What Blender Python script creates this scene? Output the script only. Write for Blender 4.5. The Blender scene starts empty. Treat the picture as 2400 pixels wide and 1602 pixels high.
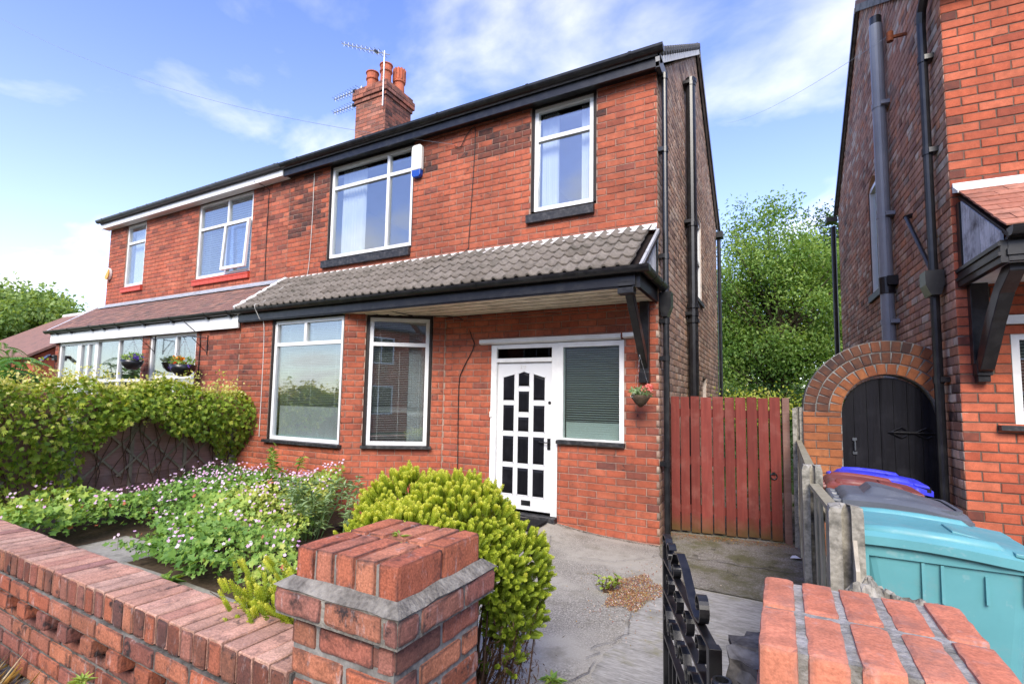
import bpy, math, random
import numpy as np
from mathutils import Vector, Matrix
random.seed(7); RNG=np.random.default_rng(11)
SC=bpy.context.scene; COL=SC.collection
# ------------------------------------------------------------ camera
CP=np.array([8.03905,-6.32544,1.44224])
CR=np.array([0.86958081,0.4933609,0.02059728]); CU=np.array([0.02205846,-0.08048278,0.99651189]); CF=np.array([-0.49329772,0.86609327,0.08086906])
cd=bpy.data.cameras.new('camera'); cam=bpy.data.objects.new('camera',cd); COL.objects.link(cam)
cd.sensor_width=36; cd.lens=36*1202.8/2400; cd.shift_x=52.97/2400; cd.shift_y=41.45/2400
cd.clip_start=.05; cd.clip_end=1000
m=Matrix.Identity(4)
for i in range(3):
    m[i][0]=CR[i]; m[i][1]=CU[i]; m[i][2]=-CF[i]; m[i][3]=CP[i]
cam.matrix_world=m; SC.camera=cam
# ------------------------------------------------------------ world + sun
SUN_EL=math.radians(38); SUN_AZ=math.radians(163)      # azimuth measured clockwise from +y
w=bpy.data.worlds.new('World'); SC.world=w; w.use_nodes=True
nt=w.node_tree; nt.nodes.clear(); N=nt.nodes.new; LK=nt.links.new
out=N('ShaderNodeOutputWorld'); bg=N('ShaderNodeBackground'); LK(bg.outputs[0],out.inputs[0])
sky=N('ShaderNodeTexSky'); sky.sky_type='NISHITA'; sky.sun_disc=False; sky.sun_elevation=SUN_EL; sky.sun_rotation=SUN_AZ
sky.air_density=1.0; sky.dust_density=.6; sky.ozone_density=2.2
hsv=N('ShaderNodeHueSaturation'); hsv.inputs['Hue'].default_value=.522; hsv.inputs['Saturation'].default_value=1.2; hsv.inputs['Value'].default_value=.78
LK(sky.outputs[0],hsv.inputs['Color'])
tc=N('ShaderNodeTexCoord'); sep=N('ShaderNodeSeparateXYZ'); LK(tc.outputs['Generated'],sep.inputs[0])
def WM(op,a,b=None,clamp=False):
    n=N('ShaderNodeMath'); n.operation=op; n.use_clamp=clamp
    for i,v in enumerate((a,b)):
        if v is None: continue
        if isinstance(v,(int,float)): n.inputs[i].default_value=v
        else: LK(v,n.inputs[i])
    return n.outputs[0]
zz=WM('ADD',WM('MAXIMUM',sep.outputs['Z'],0.0),.22)
comb=N('ShaderNodeCombineXYZ'); LK(WM('DIVIDE',sep.outputs['X'],zz),comb.inputs[0]); LK(WM('DIVIDE',sep.outputs['Y'],zz),comb.inputs[1])
mp=N('ShaderNodeMapping'); LK(comb.outputs[0],mp.inputs[0]); mp.inputs['Location'].default_value=(3.3,3.9,7.0); mp.inputs['Scale'].default_value=(1.0,1.25,1)
n1=N('ShaderNodeTexNoise'); LK(mp.outputs[0],n1.inputs['Vector']); n1.inputs['Scale'].default_value=1.7; n1.inputs['Detail'].default_value=8; n1.inputs['Roughness'].default_value=.53; n1.inputs['Distortion'].default_value=.25
n2=N('ShaderNodeTexNoise'); LK(mp.outputs[0],n2.inputs['Vector']); n2.inputs['Scale'].default_value=.8; n2.inputs['Detail'].default_value=2
cl=WM('ADD',WM('MULTIPLY',n1.outputs[0],.7),WM('MULTIPLY',n2.outputs[0],.42))
haze=WM('POWER',WM('SUBTRACT',1.0,WM('MAXIMUM',sep.outputs['Z'],0.0)),2.7)
cl=WM('ADD',cl,WM('MULTIPLY',haze,.09))
rp=N('ShaderNodeValToRGB'); LK(cl,rp.inputs[0]); rp.color_ramp.interpolation='EASE'
rp.color_ramp.elements[0].position=.53; rp.color_ramp.elements[0].color=(0,0,0,1); rp.color_ramp.elements[1].position=.77; rp.color_ramp.elements[1].color=(1,1,1,1)
veil=WM('MULTIPLY',haze,.5,True)
cf=WM('MAXIMUM',WM('MULTIPLY',rp.outputs[0],.85),veil,True)
mx=N('ShaderNodeMixRGB'); LK(cf,mx.inputs[0]); LK(hsv.outputs[0],mx.inputs[1]); mx.inputs[2].default_value=(3.1,3.05,3.0,1)
LK(mx.outputs[0],bg.inputs[0]); bg.inputs['Strength'].default_value=.15
sd=bpy.data.lights.new('sun','SUN'); sd.energy=1.5; sd.angle=math.radians(28); sd.color=(1,.92,.8)
sun=bpy.data.objects.new('sun',sd); COL.objects.link(sun); sun.location=(4,-6,14)
sdir=Vector((math.sin(SUN_AZ)*math.cos(SUN_EL),math.cos(SUN_AZ)*math.cos(SUN_EL),math.sin(SUN_EL)))
sun.rotation_euler=sdir.to_track_quat('Z','Y').to_euler()
SC.view_settings.view_transform='Standard'; SC.view_settings.look='None'; SC.view_settings.exposure=1.8; SC.view_settings.gamma=1; SC.view_settings.use_curve_mapping=False
SC.cycles.max_bounces=6; SC.cycles.transparent_max_bounces=12; SC.cycles.caustics_reflective=False; SC.cycles.caustics_refractive=False
# ------------------------------------------------------------ helpers
WL={}                                   # world location of every parent
def V(*a): return np.array(a,float)
def reg(o,parent=None):
    COL.objects.link(o); wl=np.array(o.location)
    if parent is not None:
        o.parent=parent; o.location=Vector(wl-WL[parent.name])
    WL[o.name]=wl
    return o
def tag(o,label=None,cat=None,group=None,kind=None):
    if label:o['label']=label
    if cat:o['category']=cat
    if group:o['group']=group
    if kind:o['kind']=kind
    return o
def thing(name,loc,label,cat,group=None):
    o=bpy.data.objects.new(name,None); o.location=Vector(loc); o.empty_display_size=.2
    reg(o); return tag(o,label,cat,group)
class MB:
    def __init__(s): s.v=[]; s.f=[]; s.mi=[]; s.t=[]
    def add(s,v,f,mi=0,t=0.):
        n=len(s.v); s.v+= [tuple(map(float,p)) for p in v]; s.f+=[tuple(i+n for i in q) for q in f]; s.mi+=[mi]*len(f); s.t+=[t]*len(v); return s
    def obox(s,c,ax,ay,az,d,mi=0,t=0.):
        c=np.array(c,float); A=[np.array(a,float)*k/2 for a,k in zip((ax,ay,az),d)]
        v=[c+sx*A[0]+sy*A[1]+sz*A[2] for sz in(-1,1) for sy in(-1,1) for sx in(-1,1)]
        return s.add(v,[(0,2,3,1),(4,5,7,6),(0,1,5,4),(2,6,7,3),(0,4,6,2),(1,3,7,5)],mi,t)
    def box(s,a,b,mi=0,t=0.):
        a=np.array(a,float);b=np.array(b,float)
        return s.obox((a+b)/2,(1,0,0),(0,1,0),(0,0,1),b-a,mi,t)
    def tube(s,path,r,n=8,cap=True,mi=0):
        P=[np.array(p,float) for p in path]; R=r if hasattr(r,'__len__') else [r]*len(P)
        T=[]
        for i in range(len(P)):
            d=P[min(i+1,len(P)-1)]-P[max(i-1,0)]; T.append(d/(np.linalg.norm(d)+1e-9))
        up=V(0,0,1) if abs(T[0][2])<.9 else V(1,0,0)
        a=np.cross(T[0],up); a/=np.linalg.norm(a); vs=[]
        for p,t,rr in zip(P,T,R):
            a=a-t*(a@t); a/=np.linalg.norm(a)+1e-9; b=np.cross(t,a)
            for k in range(n):
                th=2*math.pi*k/n; vs.append(p+rr*(math.cos(th)*a+math.sin(th)*b))
        fs=[]
        for i in range(len(P)-1):
            for k in range(n): fs.append((i*n+k,i*n+(k+1)%n,(i+1)*n+(k+1)%n,(i+1)*n+k))
        if cap: fs+= [tuple(range(n-1,-1,-1)),tuple((len(P)-1)*n+k for k in range(n))]
        return s.add(vs,fs,mi)
    def prism(s,poly,e,mi=0):
        P=[np.array(p,float) for p in poly]; e=np.array(e,float); n=len(P)
        return s.add(P+[p+e for p in P],[tuple(range(n-1,-1,-1)),tuple(range(n,2*n))]+[(i,(i+1)%n,n+(i+1)%n,n+i) for i in range(n)],mi)
    def lathe(s,c,prof,n=14,mi=0):
        c=np.array(c,float); vs=[]
        for r,z in prof:
            for k in range(n): th=2*math.pi*k/n; vs.append(c+V(r*math.cos(th),r*math.sin(th),z))
        fs=[(i*n+k,i*n+(k+1)%n,(i+1)*n+(k+1)%n,(i+1)*n+k) for i in range(len(prof)-1) for k in range(n)]
        fs+=[tuple(range(n-1,-1,-1)),tuple((len(prof)-1)*n+k for k in range(n))]
        return s.add(vs,fs,mi)
    def build(s,name,mats,parent=None,smooth=False,bevel=0,attr=False,loc=None):
        me=bpy.data.meshes.new(name)
        off=np.array(loc,float) if loc is not None else np.zeros(3)
        me.from_pydata([tuple(np.array(p)-off) for p in s.v] if loc is not None else s.v,[],s.f)
        mats=mats if isinstance(mats,(list,tuple)) else [mats]
        for k in mats: me.materials.append(M(k))
        if len(mats)>1: me.polygons.foreach_set('material_index',s.mi)
        if smooth: me.polygons.foreach_set('use_smooth',[True]*len(me.polygons))
        if attr:
            a=me.attributes.new('tint','FLOAT','POINT'); a.data.foreach_set('value',s.t)
        me.update()
        o=bpy.data.objects.new(name,me); o.location=Vector(off); reg(o,parent)
        if bevel:
            b=o.modifiers.new('bevel','BEVEL'); b.width=bevel; b.segments=2; b.limit_method='ANGLE'
        return o
def npmesh(name,v,f,mat,parent=None,tint=None,smooth=False,mats=None,mi=None):
    """fast mesh from numpy: f is (n,3) or (n,4)"""
    me=bpy.data.meshes.new(name); v=np.asarray(v,np.float32); f=np.asarray(f,np.int32); k=f.shape[1]
    me.vertices.add(len(v)); me.vertices.foreach_set('co',v.ravel())
    me.loops.add(f.size); me.loops.foreach_set('vertex_index',f.ravel())
    me.polygons.add(len(f)); me.polygons.foreach_set('loop_start',np.arange(len(f),dtype=np.int32)*k)
    try: me.polygons.foreach_set('loop_total',np.full(len(f),k,np.int32))
    except Exception: pass
    for q in (mats or [mat]): me.materials.append(M(q))
    if mi is not None: me.polygons.foreach_set('material_index',np.asarray(mi,np.int32))
    if tint is not None:
        a=me.attributes.new('tint','FLOAT','POINT'); a.data.foreach_set('value',np.asarray(tint,np.float32))
    if smooth: me.polygons.foreach_set('use_smooth',np.ones(len(f),bool))
    me.update(calc_edges=True); me.validate()
    o=bpy.data.objects.new(name,me); reg(o,parent); return o
def scr(P):
    d=np.asarray(P,float)-CP; z=d@CF
    return d@CR/z,d@CU/z,z
# ------------------------------------------------------------ materials
MATS={}
def M(n): return MATS[n]
class NT:
    def __init__(s,name,rough=.6,spec=.3):
        s.m=bpy.data.materials.new(name); s.m.use_nodes=True; s.t=s.m.node_tree; s.b=s.t.nodes['Principled BSDF']
        s.b.inputs['Roughness'].default_value=rough; s.b.inputs['Specular IOR Level'].default_value=spec; MATS[name]=s.m
        s.pos=s.n('ShaderNodeNewGeometry').outputs['Position']
    def n(s,t): return s.t.nodes.new(t)
    def l(s,a,b): s.t.links.new(a,b)
    def put(s,inp,v):
        if isinstance(v,(int,float)): inp.default_value=v
        elif isinstance(v,tuple): inp.default_value=v if len(v)==4 else v+(1,)
        else: s.l(v,inp)
    def math(s,op,a,b=0.,clamp=False):
        n=s.n('ShaderNodeMath'); n.operation=op; n.use_clamp=clamp; s.put(n.inputs[0],a); s.put(n.inputs[1],b); return n.outputs[0]
    def noise(s,scale,detail=4,rough=.55,vec=None,dist=0):
        n=s.n('ShaderNodeTexNoise'); s.l(vec if vec is not None else s.pos,n.inputs['Vector']); n.inputs['Scale'].default_value=scale; n.inputs['Detail'].default_value=detail; n.inputs['Roughness'].default_value=rough; n.inputs['Distortion'].default_value=dist
        return n.outputs[0]
    def mapping(s,scale,vec=None):
        n=s.n('ShaderNodeMapping'); s.l(vec if vec is not None else s.pos,n.inputs[0]); n.inputs['Scale'].default_value=scale; return n.outputs[0]
    def ramp(s,f,stops,interp='LINEAR'):
        n=s.n('ShaderNodeValToRGB'); s.put(n.inputs[0],f); e=n.color_ramp.elements; n.color_ramp.interpolation=interp
        while len(e)<len(stops): e.new(.5)
        for q,(p,c) in zip(e,stops): q.position=p; q.color=(c if isinstance(c,tuple) else (c,c,c))[:3]+(1,)
        return n.outputs[0]
    def mix(s,f,a,b,mode='MIX'):
        n=s.n('ShaderNodeMixRGB'); n.blend_type=mode; s.put(n.inputs[0],f); s.put(n.inputs[1],a); s.put(n.inputs[2],b); return n.outputs[0]
    def col(s,c): s.put(s.b.inputs['Base Color'],c)
    def rough(s,c): s.put(s.b.inputs['Roughness'],c)
    def bump(s,h,strength=.4,dist=.01):
        n=s.n('ShaderNodeBump'); s.put(n.inputs['Height'],h); n.inputs['Strength'].default_value=strength; n.inputs['Distance'].default_value=dist; s.l(n.outputs[0],s.b.inputs['Normal'])
    def attr(s,name,typ='GEOMETRY'):
        n=s.n('ShaderNodeAttribute'); n.attribute_name=name; n.attribute_type=typ; return n.outputs['Fac']
def speck(name,c0,c1,scale=30,rough=.6,bump=.15,spec=.3,detail=5,dirt=None,dscale=2.0,damt=.6,bd=.004):
    """two-tone noisy material with optional dirt patches"""
    q=NT(name,rough,spec); n=q.noise(scale,detail); c=q.mix(q.ramp(n,[(.3,0.),(.7,1.)]),c0,c1)
    if dirt: c=q.mix(q.math('MULTIPLY',q.ramp(q.noise(dscale,6,.62),[(.46,0.),(.68,1.)]),damt),c,dirt)
    q.col(c); 
    if bump: q.bump(n,bump,bd)
    return q
def brick(name,stops,dark=(.035,.026,.026),spots=.5,bump=.35,rough=.82,edge=.35,bloom=0.,base=.35,pit=.35):
    q=NT(name,rough,.25)
    t=q.math('FRACT',q.math('ADD',q.attr('tint'),q.attr('tint','OBJECT')))
    soot=q.math('ADD',q.attr('soot'),q.attr('soot','OBJECT'),True)
    c=q.ramp(t,stops)
    off=q.n('ShaderNodeVectorMath'); off.operation='ADD'; q.l(q.pos,off.inputs[0]); cx=q.n('ShaderNodeCombineXYZ'); q.l(q.math('MULTIPLY',t,37.),cx.inputs[0]); q.l(cx.outputs[0],off.inputs[1])
    v=off.outputs[0]
    n=q.noise(16,7,.62,v); f=q.noise(130,3,.6,v)
    c=q.mix(.45,c,q.mix(1.,c,q.ramp(n,[(.25,.45),(.55,1.),(.8,1.35)]),'MULTIPLY'))
    c=q.mix(pit,c,q.mix(1.,c,q.ramp(f,[(.3,.5),(.7,1.35)]),'MULTIPLY'))
    big=q.math('MULTIPLY',q.ramp(q.noise(1.1,6,.6),[(.3,.72),(.7,1.18)]),q.ramp(q.noise(1.,5,.6,q.mapping((5,5,.7))),[(.3,.82),(.65,1.08)])); c=q.mix(1.,c,big,'MULTIPLY')
    g=q.math('MULTIPLY',q.ramp(q.noise(9,7,.7,v),[(.52,0.),(.68,1.)]),spots)
    g=q.math('MULTIPLY',g,q.math('ADD',base,q.math('MULTIPLY',soot,1.6)),True)
    s2=q.math('MULTIPLY',soot,q.ramp(q.noise(12,5,.6,v),[(.25,.6),(.55,1.)]),True)
    c=q.mix(q.math('MAXIMUM',g,q.math('MULTIPLY',s2,.94)),c,dark)
    ed=q.math('POWER',q.attr('edge'),1.5); ed=q.math('MULTIPLY',ed,q.ramp(q.noise(7,4,.6,v),[(.35,.0),(.6,1.)])); c=q.mix(q.math('MULTIPLY',ed,edge),c,tuple(x*1.3 for x in dark))
    if bloom: c=q.mix(q.math('MULTIPLY',q.ramp(q.noise(1.,6,.7,q.mapping((30,30,9),v)),[(.58,0.),(.75,1.)]),bloom),c,(.55,.47,.46))
    q.col(c); q.bump(q.math('ADD',n,q.math('MULTIPLY',f,.5)),bump,.004)
    return q
RED=[(0.,(.46,.122,.062)),(.3,(.425,.108,.056)),(.55,(.485,.14,.075)),(.85,(.4,.102,.055)),(.97,(.34,.096,.06)),(1.,(.26,.088,.063))]
brick('brick_facing',RED,spots=.95,base=.5)
brick('brick_left',[(0.,(.48,.13,.07)),(.3,(.43,.112,.064)),(.6,(.5,.155,.088)),(.85,(.4,.106,.064)),(1.,(.3,.095,.066))])
brick('brick_gable',[(0.,(.53,.36,.26)),(.3,(.5,.31,.22)),(.5,(.6,.46,.35)),(.7,(.46,.275,.195)),(.9,(.33,.23,.18)),(1.,(.58,.33,.2))],spots=.4,edge=.3)
brick('brick_neighbour_side',[(0.,(.56,.31,.21)),(.3,(.5,.265,.18)),(.5,(.63,.43,.31)),(.62,(.42,.22,.16)),(.8,(.66,.29,.155)),(.9,(.74,.62,.5)),(1.,(.33,.22,.17))],spots=.4,edge=.2)
brick('brick_neighbour',[(0.,(.53,.128,.06)),(.4,(.49,.112,.054)),(.7,(.56,.155,.08)),(.93,(.38,.083,.042)),(1.,(.29,.078,.048))],spots=.3,edge=.2)
brick('brick_wall',[(0.,(.48,.155,.08)),(.25,(.41,.122,.068)),(.5,(.5,.2,.115)),(.7,(.34,.12,.085)),(.9,(.24,.105,.088)),(1.,(.43,.18,.125))],spots=1.,edge=.85,bloom=.6,bump=1.,base=.75,pit=.8)
brick('brick_coping_skylit',[(0.,(.66,.37,.27)),(.3,(.61,.32,.22)),(.55,(.68,.42,.31)),(.8,(.55,.27,.19)),(1.,(.4,.2,.165))],spots=.9,edge=.3,bloom=.3,bump=.9,base=.7,pit=.7)  # pale tones carry the skylight falling on the coping tops
brick('brick_new',[(0.,(.6,.2,.115)),(.5,(.64,.235,.14)),(1.,(.55,.175,.1))],dark=(.22,.13,.11),spots=.8,bump=.6,base=.7,pit=.5,bloom=.3,edge=.5)
brick('brick_chimney',[(0.,(.5,.18,.115)),(.4,(.44,.15,.095)),(.7,(.53,.22,.15)),(1.,(.3,.13,.1))],spots=.7)
brick('brick_arch',[(0.,(.42,.145,.05)),(.4,(.37,.12,.045)),(.7,(.45,.17,.065)),(1.,(.3,.1,.045))],spots=.6)
speck('mortar',(.42,.29,.225),(.3,.205,.16),60,.9,.3,.1,dirt=(.1,.075,.065),dscale=3,damt=.55)
speck('mortar_pale',(.68,.6,.54),(.54,.47,.42),60,.9,.3,.1,dirt=(.15,.12,.1),dscale=3,damt=.5)
speck('mortar_dark',(.16,.115,.09),(.1,.075,.06),60,.9,.3,.1)
speck('mortar_grey',(.3,.29,.27),(.17,.165,.155),50,.92,.6,.1,dirt=(.06,.06,.055),dscale=7,damt=.8)
speck('mortar_light',(.42,.4,.37),(.26,.25,.23),70,.92,.8,.1,dirt=(.09,.085,.06),dscale=12,damt=.8,bd=.008)
speck('mortar_soot',(.12,.11,.1),(.05,.047,.044),50,.92,.6,.1,dirt=(.28,.27,.25),dscale=8,damt=.7)
speck('concrete',(.4,.375,.32),(.23,.215,.18),55,.92,.7,.1,dirt=(.07,.068,.055),dscale=14,damt=.85)
speck('white_upvc',(.76,.765,.76),(.72,.725,.72),6,.28,0,.5,dirt=(.6,.6,.58),dscale=3,damt=.25)
speck('white_paint',(.80,.80,.785),(.74,.74,.72),9,.45,.05,.4,dirt=(.5,.49,.46),dscale=6,damt=.3)
speck('door_white',(.72,.725,.73),(.68,.685,.69),5,.35,.02,.45)
speck('black_paint',(.005,.005,.006),(.01,.01,.0115),14,.33,.06,.45,dirt=(.045,.044,.042),dscale=10,damt=.4)
speck('black_plastic',(.006,.0065,.008),(.011,.0115,.0135),10,.3,0,.5,dirt=(.05,.05,.05),dscale=8,damt=.3)
speck('dark_timber',(.014,.01,.009),(.026,.019,.016),20,.55,.1,.3)
speck('grey_gutter',(.05,.057,.066),(.075,.083,.094),7,.4,0,.4)
speck('grey_plastic',(.2,.215,.24),(.24,.255,.285),6,.35,0,.45)
speck('black_sill',(.009,.01,.012),(.022,.023,.026),18,.5,.15,.4,dirt=(.13,.12,.115),dscale=16,damt=.5)
speck('red_sill',(.55,.075,.04),(.48,.062,.035),12,.45,.05,.4)
speck('lead',(.30,.32,.36),(.42,.44,.48),8,.5,.1,.3,dirt=(.2,.2,.21),dscale=5)
speck('white_mortar',(.74,.73,.71),(.62,.61,.59),30,.85,.4,.1,dirt=(.35,.33,.3),dscale=6,damt=.5)
speck('room',(.5,.49,.46),(.45,.44,.42),2,.9,0,.1)
speck('blind',(.76,.8,.78),(.7,.74,.73),4,.5,0,.3)
speck('curtain',(.78,.8,.81),(.68,.7,.72),5,.9,0,.1)
speck('sill_lit',(.35,.55,.52),(.3,.5,.48),5,.5,0,.2)  # teal holds the bright reflection low in the bay window
speck('terracotta',(.52,.155,.085),(.43,.12,.068),20,.8,.1,.2,dirt=(.12,.07,.055),dscale=6,damt=.6)
speck('metal',(.45,.46,.47),(.36,.37,.38),20,.4,0,.5); MATS['metal'].node_tree.nodes['Principled BSDF'].inputs['Metallic'].default_value=.7
speck('rust',(.28,.085,.035),(.12,.045,.028),60,.9,.5,.1)
speck('wire_grey',(.2,.22,.25),(.25,.27,.3),20,.5,0,.3)
speck('ledge',(.21,.195,.17),(.1,.093,.082),70,.93,.9,.1,dirt=(.4,.38,.33),dscale=11,damt=.6,bd=.01)
speck('cable',(.012,.012,.012),(.02,.018,.017),20,.5,0,.3)
speck('cable_white',(.6,.59,.56),(.5,.49,.46),20,.5,0,.3)
speck('soil',(.11,.08,.055),(.06,.043,.03),30,.95,.8,.05)
speck('bark',(.12,.095,.07),(.05,.04,.03),20,.9,.6,.1)
speck('twig',(.1,.06,.038),(.055,.033,.022),30,.9,.3,.1)
speck('paper',(.75,.75,.74),(.68,.68,.67),20,.8,0,.2)
speck('mat_black',(.012,.012,.012),(.03,.03,.03),150,.95,.8,.05)
speck('soffit_cream',(.82,.74,.56),(.74,.66,.49),30,.75,.15,.2,dirt=(.25,.21,.16),dscale=5,damt=.55)
speck('alarm_white',(.78,.77,.72),(.74,.73,.68),3,.3,0,.5)
speck('alarm_blue',(.01,.055,.32),(.015,.07,.36),3,.2,0,.5)
speck('alarm_yellow',(.7,.36,.02),(.66,.33,.02),3,.3,0,.5)
for nm,c in dict(teal=(.095,.285,.31),grey_bin=(.085,.095,.115),brown_bin=(.17,.042,.032),blue_bin=(.03,.035,.50)).items():
    q=NT(nm,.42,.4); n=q.noise(4,4); cc=q.mix(q.ramp(n,[(.3,0.),(.7,1.)]),c,tuple(min(1,x*1.18+.004) for x in c))
    cc=q.mix(q.math('MULTIPLY',q.ramp(q.noise(6,7,.72),[(.54,0.),(.7,1.)]),.4),cc,tuple(x*.55+.14 for x in c))
    cc=q.mix(q.math('MULTIPLY',q.ramp(q.noise(1.,3,.8,q.mapping((9,60,9))),[(.62,0.),(.7,1.)]),.3),cc,tuple(x*.5+.3 for x in c)); q.col(cc); q.rough(q.ramp(q.noise(9,5),[(.3,.33),(.7,.6)])); q.bump(q.noise(14,3),.06,.01)
def wood(name,c0,c1,dirt,axis=(40,40,3),damt=.6,rough=.8,green=None):
    q=NT(name,rough,.2); n=q.noise(1.,6,.6,q.mapping(axis)); c=q.mix(q.ramp(n,[(.3,0.),(.7,1.)]),c0,c1)
    t=q.math('FRACT',q.math('ADD',q.attr('tint'),q.attr('tint','OBJECT')))
    c=q.mix(.7,c,q.mix(1.,c,q.ramp(t,[(0.,.7),(1.,1.3)]),'MULTIPLY'))
    c=q.mix(q.math('MULTIPLY',q.ramp(q.noise(5,6,.65),[(.5,0.),(.72,1.)]),damt),c,dirt)
    if green:
        sp=q.n('ShaderNodeSeparateXYZ'); q.l(q.pos,sp.inputs[0])
        g=q.math('ADD',q.ramp(q.math('ADD',sp.outputs[2],q.math('MULTIPLY',q.noise(6,5),.25)),[(.0,1.),(.22,0.)]),0.)
        c=q.mix(q.math('MULTIPLY',g,.75),c,green)
    q.col(c); q.bump(n,.35,.004); return q
wood('gate_red',(.2,.045,.034),(.14,.031,.025),(.3,.13,.105),green=(.075,.062,.018),damt=.4)
wood('fence_grey',(.42,.38,.27),(.28,.25,.17),(.16,.15,.08),green=None)
wood('fence_pale',(.4,.36,.29),(.25,.22,.17),(.12,.1,.07))
wood('fence_brown',(.27,.15,.12),(.18,.1,.08),(.27,.19,.165),axis=(4,4,50))
wood('trellis_wood',(.3,.25,.18),(.2,.165,.12),(.08,.08,.045))
wood('door_black',(.004,.004,.006),(.008,.008,.011),(.03,.03,.036),rough=.42,damt=.35)
wood('cheek_wood',(.62,.63,.65),(.4,.4,.41),(.1,.09,.09),damt=.9)
# roof tiles
def tile(name,stops,dirt):
    q=NT(name,.85,.15); t=q.math('FRACT',q.math('ADD',q.attr('tint'),q.attr('tint','OBJECT'))); c=q.ramp(t,stops)
    n=q.noise(22,7,.65); c=q.mix(.6,c,q.mix(1.,c,q.ramp(n,[(.25,.5),(.75,1.4)]),'MULTIPLY'))
    c=q.mix(q.math('MULTIPLY',q.ramp(q.noise(4,7,.7),[(.5,0.),(.68,1.)]),.75),c,dirt); c=q.mix(q.math('MULTIPLY',q.ramp(q.noise(26,5,.7),[(.62,0.),(.72,1.)]),.45),c,(.36,.34,.27)); q.col(c); q.bump(q.noise(60,4),.5,.004)
tile('tile_concrete',[(0.,(.165,.143,.122)),(.5,(.2,.175,.15)),(1.,(.14,.12,.1))],(.07,.065,.052))
tile('tile_clay',[(0.,(.26,.145,.115)),(.4,(.2,.115,.1)),(.7,(.3,.165,.125)),(1.,(.15,.1,.09))],(.1,.085,.075))
tile('tile_clay_new',[(0.,(.4,.17,.115)),(.5,(.34,.135,.09)),(1.,(.45,.21,.145))],(.16,.08,.06))
tile('slate',[(0.,(.1,.1,.105)),(1.,(.16,.15,.15))],(.07,.07,.065))
# glass
def glass(name,tint,base,dark=0.,bumpy=None):
    q=NT(name); t=q.t; t.nodes.remove(q.b); o=[n for n in t.nodes if n.type=='OUTPUT_MATERIAL'][0]
    tr=q.n('ShaderNodeBsdfTransparent'); tr.inputs[0].default_value=tint+(1,); gl=q.n('ShaderNodeBsdfGlossy'); gl.inputs['Roughness'].default_value=.012 if bumpy is None else .2; gl.inputs[0].default_value=(.93,.96,1,1)
    fr=q.n('ShaderNodeLayerWeight'); fr.inputs['Blend'].default_value=.5
    b=q.n('ShaderNodeBump'); b.inputs['Distance'].default_value=.01; b.inputs['Strength'].default_value=.035 if bumpy is None else .25
    q.l(q.noise(1.6 if bumpy is None else bumpy,1),b.inputs['Height']); q.l(b.outputs[0],gl.inputs['Normal'])
    f=q.math('ADD',q.math('MULTIPLY',q.math('POWER',fr.outputs['Facing'],4.),.8),base,True); mx=q.n('ShaderNodeMixShader'); q.l(f,mx.inputs[0]); q.l(tr.outputs[0],mx.inputs[1]); q.l(gl.outputs[0],mx.inputs[2]); q.l(mx.outputs[0],o.inputs[0])
glass('glass',(.9,.93,.93),.19); glass('glass_obscure',(.82,.88,.86),.06,bumpy=95); glass('glass_dark',(.12,.12,.13),.02)
# foliage
def leafmat(name,stops,trans=.35,rough=.5):
    q=NT(name,rough,.35); c=q.ramp(q.attr('tint'),stops); q.col(c)
    o=[n for n in q.t.nodes if n.type=='OUTPUT_MATERIAL'][0]; tl=q.n('ShaderNodeBsdfTranslucent'); q.l(q.mix(1.,c,(1.5,1.35,.55),'MULTIPLY'),tl.inputs[0])
    mx=q.n('ShaderNodeMixShader'); mx.inputs[0].default_value=trans; q.l(q.b.outputs[0],mx.inputs[1]); q.l(tl.outputs[0],mx.inputs[2]); q.l(mx.outputs[0],o.inputs[0])
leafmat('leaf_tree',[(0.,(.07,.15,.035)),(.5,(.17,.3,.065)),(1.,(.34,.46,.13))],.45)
leafmat('leaf_tree_pale',[(0.,(.11,.2,.055)),(.5,(.2,.31,.085)),(1.,(.32,.42,.14))],.45)
leafmat('leaf_oak',[(0.,(.035,.085,.02)),(1.,(.09,.17,.035))])
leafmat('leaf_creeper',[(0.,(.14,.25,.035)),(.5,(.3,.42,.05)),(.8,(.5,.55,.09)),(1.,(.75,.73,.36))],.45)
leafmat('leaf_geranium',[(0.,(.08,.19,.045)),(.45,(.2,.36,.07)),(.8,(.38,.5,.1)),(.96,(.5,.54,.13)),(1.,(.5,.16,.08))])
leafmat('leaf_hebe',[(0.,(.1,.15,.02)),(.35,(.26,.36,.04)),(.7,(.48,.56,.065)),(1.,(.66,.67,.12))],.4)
leafmat('leaf_silver',[(0.,(.17,.28,.11)),(1.,(.34,.45,.24))])
leafmat('leaf_sumac',[(0.,(.07,.2,.045)),(.6,(.15,.33,.08)),(1.,(.3,.44,.2))])
leafmat('petal_pink',[(0.,(.66,.36,.62)),(.5,(.74,.52,.74)),(1.,(.85,.74,.86))],.3)
leafmat('petal_mix',[(0.,(.75,.2,.01)),(.3,(.8,.3,.02)),(.5,(.75,.1,.03)),(.62,(.12,.06,.45)),(.8,(.2,.1,.5)),(1.,(.7,.65,.75))],.2)
leafmat('petal_white',[(0.,(.62,.65,.6)),(.8,(.75,.77,.74)),(.81,(.75,.2,.18)),(1.,(.8,.28,.24))],.2)
leafmat('sedum',[(0.,(.2,.07,.05)),(.4,(.32,.13,.07)),(.7,(.4,.3,.08)),(1.,(.62,.5,.5))],.1)
leafmat('straw',[(0.,(.6,.46,.26)),(1.,(.8,.68,.46))],.3)
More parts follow.
